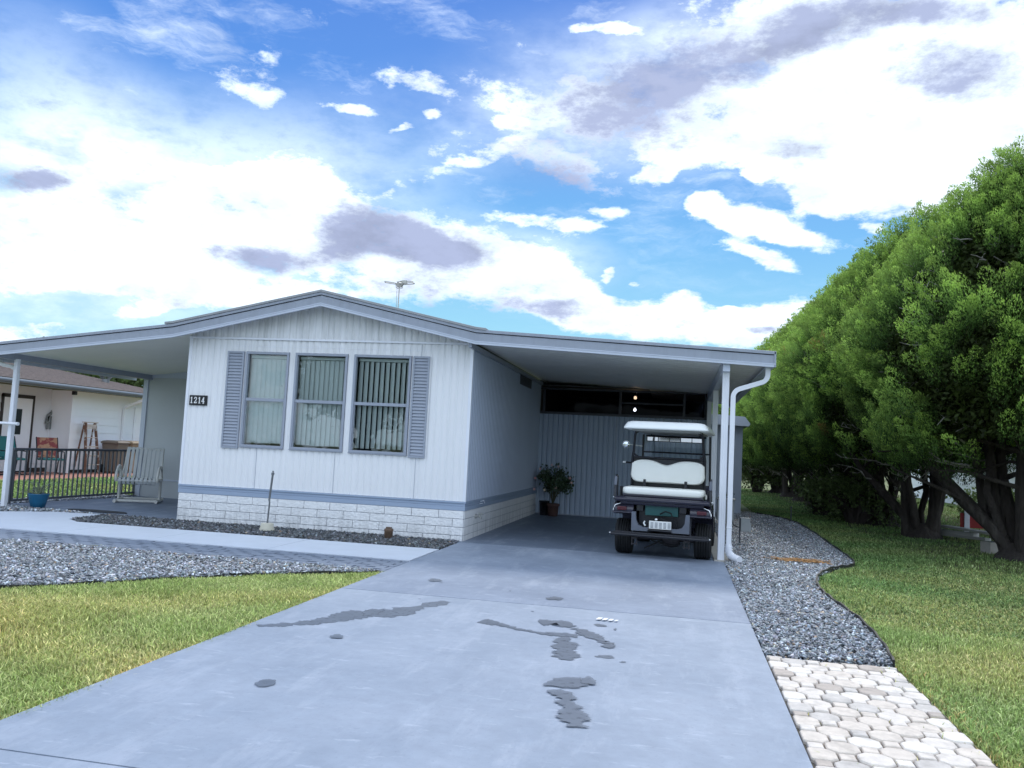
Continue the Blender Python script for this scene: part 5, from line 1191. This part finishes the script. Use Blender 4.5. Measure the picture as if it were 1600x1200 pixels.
# ------------------------------------------------------------------ trees
M['bark'] = mat('bark', (.040,.033,.029), .95, .4, 10, 1.0, 22, stretch=(1,1,.18), bdist=.05, col2=(.075,.066,.058), c2scale=7)
M['twig'] = mat('dead_twig', (.30,.285,.26), .9, .25, 20)
M['juniper'] = mat('juniper_spray', (.24,.435,.105), .6, .15, 2, tint=True, trans=.25, spec=.2)
M['leafm'] = mat('broad_leaf', (.11,.165,.05), .5, .2, 4, tint=True, trans=.25)
def unit(a): return a/np.maximum(np.linalg.norm(a, axis=-1, keepdims=True), 1e-9)
def crown_r(z, zb, zm, zt, R):
    up = np.clip((zt-z)/(zt-zm), 0, 1); dn = np.clip((z-zb)/(zm-zb), 0, 1)
    return np.where(z > zm, R*up**.80, R*(.60+.40*np.sqrt(dn)))
def juniper_mesh(seed, nplume, per, L, wd, zb=1.55, zm=3.3, zt=7.2, R=2.65, holes=(), ysq=1.22):
    """crown of upright flame shaped sprays laid like scales over a dome; returns verts, tint"""
    g = np.random.default_rng(seed)
    z = g.uniform(zb, zt, nplume*6); r = crown_r(z, zb, zm, zt, R)
    k = g.random(len(z)) < (r+.25)/(R+.25); z = z[k][:nplume]; r = r[k][:nplume]; n = len(z)
    # golden angle spread keeps the plumes evenly packed
    order = np.argsort(z); z = z[order]; r = r[order]; th = np.arange(n)*2.39996+g.normal(0,.18,n)
    lump = 1+.035*np.sin(3*th+z*1.7+seed)+.03*np.sin(7*th-z*2.3)+g.normal(0,.028,n)
    r = r*lump; out = np.stack([np.cos(th), np.sin(th)*ysq, np.zeros(n)], 1)
    C = out*r[:,None]; C[:,2] = z
    slope = np.where(z > zm, .75, .15)[:,None]
    ax = unit(out*(1-.25*slope)+np.array([0,0,1.0])*(.25+slope*.9)+g.normal(0,.16,(n,3)))
    low = (z < zm-.8); ax[low] = unit(out[low]*.55+np.array([0,0,.6])+g.normal(0,.28,(low.sum(),3)))
    size = g.uniform(.5,1.0,n); keep = np.ones(n, bool)
    for hx, hy, hz, hr in holes: keep &= (np.linalg.norm(C-np.array([hx,hy,hz]), axis=1) > hr*g.uniform(.6,1.1,n))
    C, ax, size, n, zz = C[keep], ax[keep], size[keep], int(keep.sum()), z[keep]
    m = per; t = g.random((n,m))**.8; ang = g.uniform(0,2*PI,(n,m)); rad = np.sqrt(g.uniform(.55,1,(n,m)))
    prof = np.sin(PI*np.clip(t*.80+.14,0,1))**.8*.165
    e1 = unit(np.cross(ax, g.normal(0,1,(n,3)))); e2 = np.cross(ax, e1)
    rv = e1[:,None,:]*np.cos(ang)[...,None]+e2[:,None,:]*np.sin(ang)[...,None]
    # finer bumps inside each plume
    knob = 1+.24*np.sin(5*ang+9*t+g.uniform(0,6,(n,1)))
    P = C[:,None,:]+(ax[:,None,:]*(t-.62)[...,None]*.86+rv*(prof*rad*knob)[...,None])*size[:,None,None]+g.normal(0,.009,(n,m,3))
    d = unit(ax[:,None,:]*1.0+rv*.30*rad[...,None]+g.normal(0,.42,(n,m,3))); d[...,2] += .22
    nr = unit(rv*rad[...,None]+ax[:,None,:]*(t-.35)[...,None]*1.3); sd_ = unit(np.cross(d, nr+g.normal(0,.38,(n,m,3))))
    l = (L*g.uniform(.6,1.3,(n,m)))[...,None]; w = (wd*g.uniform(.6,1.3,(n,m)))[...,None]
    V = np.stack([P-d*l*.5, P+sd_*w*.5, P+d*l*.5, P-sd_*w*.5], 2).reshape(-1,3)
    pl = (g.uniform(.72,1.25,n)*np.where(g.random(n) < .12, .6, 1))[:,None]
    col = pl*(.08+1.18*t**1.35)*g.uniform(.75,1.25,(n,m)); hue = np.stack([col*(.80+.45*t), col, col*(.85+.2*(1-t))], -1)  # tips light as new growth, bases darkened as shade between plumes
    brown = (g.random((n,1)) < .006)&(zz[:,None] < 4.5); hue = np.where(brown[...,None], hue*np.array([1.45,.72,1.1]), hue)
    T = np.repeat(hue.reshape(-1,3), 4, 0)
    # sparse foliage deep inside, tinted dark for the crown's shade, so light only leaks through in places
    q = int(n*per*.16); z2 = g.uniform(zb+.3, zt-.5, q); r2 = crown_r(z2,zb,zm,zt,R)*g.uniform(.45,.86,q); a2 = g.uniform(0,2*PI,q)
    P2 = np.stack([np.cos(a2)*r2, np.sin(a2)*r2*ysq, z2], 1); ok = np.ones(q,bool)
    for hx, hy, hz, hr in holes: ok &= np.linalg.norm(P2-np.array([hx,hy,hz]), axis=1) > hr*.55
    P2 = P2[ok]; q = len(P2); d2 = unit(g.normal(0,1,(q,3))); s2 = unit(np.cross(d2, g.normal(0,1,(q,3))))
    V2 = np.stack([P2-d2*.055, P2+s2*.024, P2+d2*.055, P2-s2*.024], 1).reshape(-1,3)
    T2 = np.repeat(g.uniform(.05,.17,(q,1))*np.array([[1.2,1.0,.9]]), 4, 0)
    return np.concatenate([V,V2]), np.concatenate([T,T2])
def trunk_mesh(seed, stems, zb, R, zt, lean=None, twigs=60):
    g = random.Random(seed); mb = MB(); mb.cur = 0
    mb.lathe([(.42,-.08),(.36,.02),(.27,.14),(.20,.24)], n=12)
    ends = []
    for i in range(stems):
        a = 2*PI*i/stems+g.uniform(-.4,.4); sp = g.uniform(.35,1.0)
        P = [(.14*math.cos(a), .14*math.sin(a), -.05)]; x, y = P[0][:2]; rr = [g.uniform(.07,.12)]
        h = g.uniform(3.2,4.4); n = 8; bx, by = math.cos(a)*sp, math.sin(a)*sp
        for k in range(1, n+1):
            t = k/n; P.append((x+bx*h*.30*t**.9+g.gauss(0,.035), y+by*h*.30*t**.9+g.gauss(0,.035), h*t)); rr.append(rr[0]*(1-.78*t)+g.uniform(-.006,.006))
        mb.tube(P, rr, 9); ends.append(P)
    for P, r0 in (lean or []): mb.tube(P, [.75*r0*(1-.6*i/(len(P)-1)) for i in range(len(P))], 10); ends.append(P)
    for P in ends:
        for k in range(2, len(P)):
            if g.random() < .8:
                a = g.uniform(0,6.3); L = g.uniform(.7,1.7); q = P[k]; mid = (q[0]+.5*L*math.cos(a)+g.gauss(0,.08), q[1]+.5*L*math.sin(a)+g.gauss(0,.08), q[2]+.16*L)
                mb.tube([q, mid, (q[0]+L*math.cos(a), q[1]+L*math.sin(a), q[2]+g.uniform(.1,.6)*L)], [.04,.026,.010], 6)
    mb.cur = 1
    for i in range(twigs):
        a = g.uniform(0,6.3); z = g.uniform(zb-.1, zt*.72); r = float(crown_r(np.array(z),zb,3.3,zt,R)); s = g.uniform(.35,.6)
        P = []
        for k in range(6):
            t = k/5; q = r*(s+(g.uniform(.9,1.06)-s)*t); P.append((q*math.cos(a)+g.gauss(0,.05), q*math.sin(a)+g.gauss(0,.05), z-.25*(1-t)+g.gauss(0,.05)))
        mb.tube(P, [.019,.016,.013,.010,.008,.005], 5, cap=False)
        for k in (2,3,4):
            b = a+g.uniform(-.7,.7); p = P[k]; l = g.uniform(.15,.4); mb.tube([p,(p[0]+l*.5*math.cos(b),p[1]+l*.5*math.sin(b),p[2]+g.uniform(-.05,.1)),(p[0]+l*math.cos(b),p[1]+l*math.sin(b),p[2]+g.uniform(-.15,.15))],[.008,.006,.004],4,cap=False)
    return mb
GRP = 'row of bushy junipers along the side lawn'
def juniper(name_lbl, loc, rz, V, T, tm, sc=(1,1,1)):
    t = thing('juniper_tree', name_lbl, 'tree', loc, rz, GRP); t.scale = sc
    n = len(V)//4
    tm.v = [(x+.018*math.sin(31*z+17*y)+.012*math.sin(57*x+23*z), y+.018*math.sin(29*z+19*x), z) for x, y, z in tm.v]
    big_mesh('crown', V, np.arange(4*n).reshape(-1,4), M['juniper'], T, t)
    tm.build('trunk', [M['bark'], M['twig']], t)
    return t
# nearest: holes where bare grey branches show, thick stem leaning left over the lawn
V, T = juniper_mesh(3, 1900, 300, .036, .0145, zb=1.5, R=2.65, zt=6.5, holes=[(-2.0,-1.5,3.2,.75),(-2.3,.5,2.4,.7),(-1.5,-2.0,2.0,.8),(-1.2,-1.9,4.3,.6),(-.5,-2.5,2.3,.6),(-.9,-2.3,3.2,.55),(-1.9,-.9,4.2,.4)])
lean1 = [([(-.05,-.05,0),(-.35,.1,.42),(-.75,.25,.85),(-1.2,.45,1.4),(-1.55,.6,1.9),(-1.8,.7,2.5)], .17), ([(.1,.0,0),(.2,-.1,.8),(.15,-.3,1.7),(-.1,-.6,2.8)], .16), ([(-.1,.1,.1),(-.45,.3,.7),(-.55,.2,1.3),(-.9,-.3,2.1)], .12), ([(-.2,.05,.3),(-.5,-.1,1.0),(-.3,.4,1.6),(.0,.6,2.4)], .09)]
juniper('nearest juniper with leaning multiple trunks and bare twigs at right edge', (12.5,3.1,0), 0, V, T, trunk_mesh(5, 6, 1.5, 2.5, 7.0, lean1, 110), (1,1,1))
V, T = juniper_mesh(8, 1750, 250, .041, .0165, zb=1.6, R=2.75, zt=6.5, holes=[(-1.9,-1.6,2.0,.6),(-2.3,-.8,3.4,.45),(-.8,-2.2,1.8,.9)])
juniper('juniper with two upright dark trunks behind the stacked boards', (12.0,6.6,0), 0, V, T, trunk_mesh(9, 5, 1.4, 2.5, 7.0, [([(-.28,0,0),(-.30,.0,.9),(-.34,.0,1.8),(-.4,.1,3)], .15), ([(.22,-.05,0),(.24,-.05,1),(.2,.0,2),(.15,.1,3)], .17), ([(-.3,.0,.35),(-.7,.1,.8),(-1.1,.2,1.25),(-1.5,.3,1.9)], .12)], 70))
V, T = juniper_mesh(12, 1550, 180, .050, .020, zb=1.35, R=2.7, zt=6.45, holes=[(-1.6,-1.9,1.6,.5)])
tm = trunk_mesh(15, 5, 1.0, 2.4, 7.0, None, 40)
j3 = juniper('third juniper from the near end, its foliage reaching low over the grass', (11.9,9.3,0), .2, V, T, tm)
ORD = ['fourth','fifth','sixth','seventh','eighth','ninth']
for i, (x, y, s) in enumerate(((11.8,11.8,1.0),(11.7,14.4,.98),(11.65,17.1,1.02),(11.6,19.9,.98),(11.55,23.0,1.03),(11.5,26.5,1.05))):
    c = copy_tree(j3); c.location = (x,y,0); c.rotation_euler = (0,0,PI*(i % 2)+.25*math.sin(i*2.1)); c.scale = (s,s,s*(1+.02*math.sin(i*3)))
    c['label'] = '%s juniper of the row, counted from the one nearest the camera' % ORD[i]

def leafy(name, label, cat, loc, seed, blobs, L, w, per, m='leafm', tl=(.35,1.25), trunk=True, group=None, tr=.12):
    g = np.random.default_rng(seed); t = thing(name, label, cat, loc, 0, group); pts = []; cs = []
    for cx, cy, cz, rr in blobs:
        k = int(per*rr*rr); d = unit(g.normal(0,1,(k,3))); q = g.uniform(.35,1.0,(k,1))**.5; lump = 1+.2*np.sin(5*d[:,:1]*2+cx)+.2*np.sin(7*d[:,1:2]+cy)
        pts.append(np.array([cx,cy,cz])+d*q*rr*lump*np.array([1,1,.85])); cs.append((.55+.6*q[:,0]*(.6+.4*d[:,2]))*g.uniform(.7,1.3,k))
    C = np.concatenate(pts); cc = np.concatenate(cs); n = len(C); a = unit(g.normal(0,1,(n,3))); b = unit(np.cross(a, g.normal(0,1,(n,3)))); l = L*g.uniform(.6,1.3,(n,1)); ww = w*g.uniform(.6,1.3,(n,1))
    V = np.stack([C-a*l/2, C+b*ww/2, C+a*l/2, C-b*ww/2], 1).reshape(-1,3)
    big_mesh('crown' if cat == 'tree' else 'foliage', V, np.arange(4*n).reshape(-1,4), M[m], np.repeat(np.clip(cc,.1,1.6),4), t)
    if trunk:
        mb = MB(); r_ = random.Random(seed)
        for cx, cy, cz, rr in blobs: mb.tube([(cx*.05,cy*.05,-.1),(cx*.25,cy*.25,cz*.45),(cx*.7,cy*.7,cz*.8),(cx,cy,cz)], [tr,tr*.8,tr*.5,tr*.2], 7)
        mb.build('trunk', M['bark'], t)
    return t
R2 = random.Random(4)
def blobs(n, rx, ry, z0, z1, r0, r1): return [(R2.uniform(-rx,rx), R2.uniform(-ry,ry), R2.uniform(z0,z1), R2.uniform(r0,r1)) for _ in range(n)]
leafy('broadleaf_tree', 'dark leafy tree rising behind the brown neighbour roof', 'tree', (-21,26,0), 21, blobs(14,3.2,2.5,2.6,4.6,.9,1.5), .22, .12, 900, group='trees behind the neighbour house')
leafy('broadleaf_tree', 'lighter green tree behind the roof vent of the neighbour house', 'tree', (-17.5,33,0), 22, blobs(14,3.2,2.5,2.8,4.6,.9,1.5), .24, .13, 800, group='trees behind the neighbour house')
leafy('broadleaf_tree', 'leftmost far tree behind the brown neighbour roof', 'tree', (-27,24,0), 23, blobs(12,3,2.5,2.4,3.7,.9,1.5), .24, .13, 800, group='trees behind the neighbour house')
leafy('shrub', 'dark low shrub at the far end of the gravel bed', 'shrub', (10.9,12.0,0), 31, blobs(9,.9,.8,.25,.8,.35,.6), .09, .045, 2200, tl=(.3,.8), group='shrubs under the juniper row')
leafy('shrub', 'dark shrub filling the gap under the third juniper', 'shrub', (11.3,9.3,0), 32, blobs(9,.9,.9,.2,.8,.35,.6), .09, .045, 2200, tl=(.2,.6), group='shrubs under the juniper row')
leafy('shrub', 'bright sunlit shrub beyond the far end of the juniper row', 'shrub', (10.6,26,0), 33, blobs(9,1.8,1.2,.6,2.0,.6,1.0), .14, .07, 1200, tl=(.8,1.7), group='shrubs under the juniper row')
leafy('shrub', 'light green shrub seen between the nearest trunks', 'shrub', (15.6,13.5,0), 34, blobs(6,.8,.8,.2,.5,.3,.5), .12, .06, 1300, tl=(.8,1.8), group='shrubs under the juniper row')
leafy('shrub', 'light green shrub growing by the white house wall', 'shrub', (17.3,17.5,0), 35, blobs(6,.5,1.4,.2,.6,.3,.55), .13, .07, 1000, tl=(.8,1.8), group='shrubs under the juniper row')
leafy('broadleaf_tree', 'street tree mirrored in the front windows', 'tree', (-6.5,-24,0), 41, blobs(14,2.6,2,3.2,6.0,.9,1.6), .26, .14, 700, tl=(.3,.9))
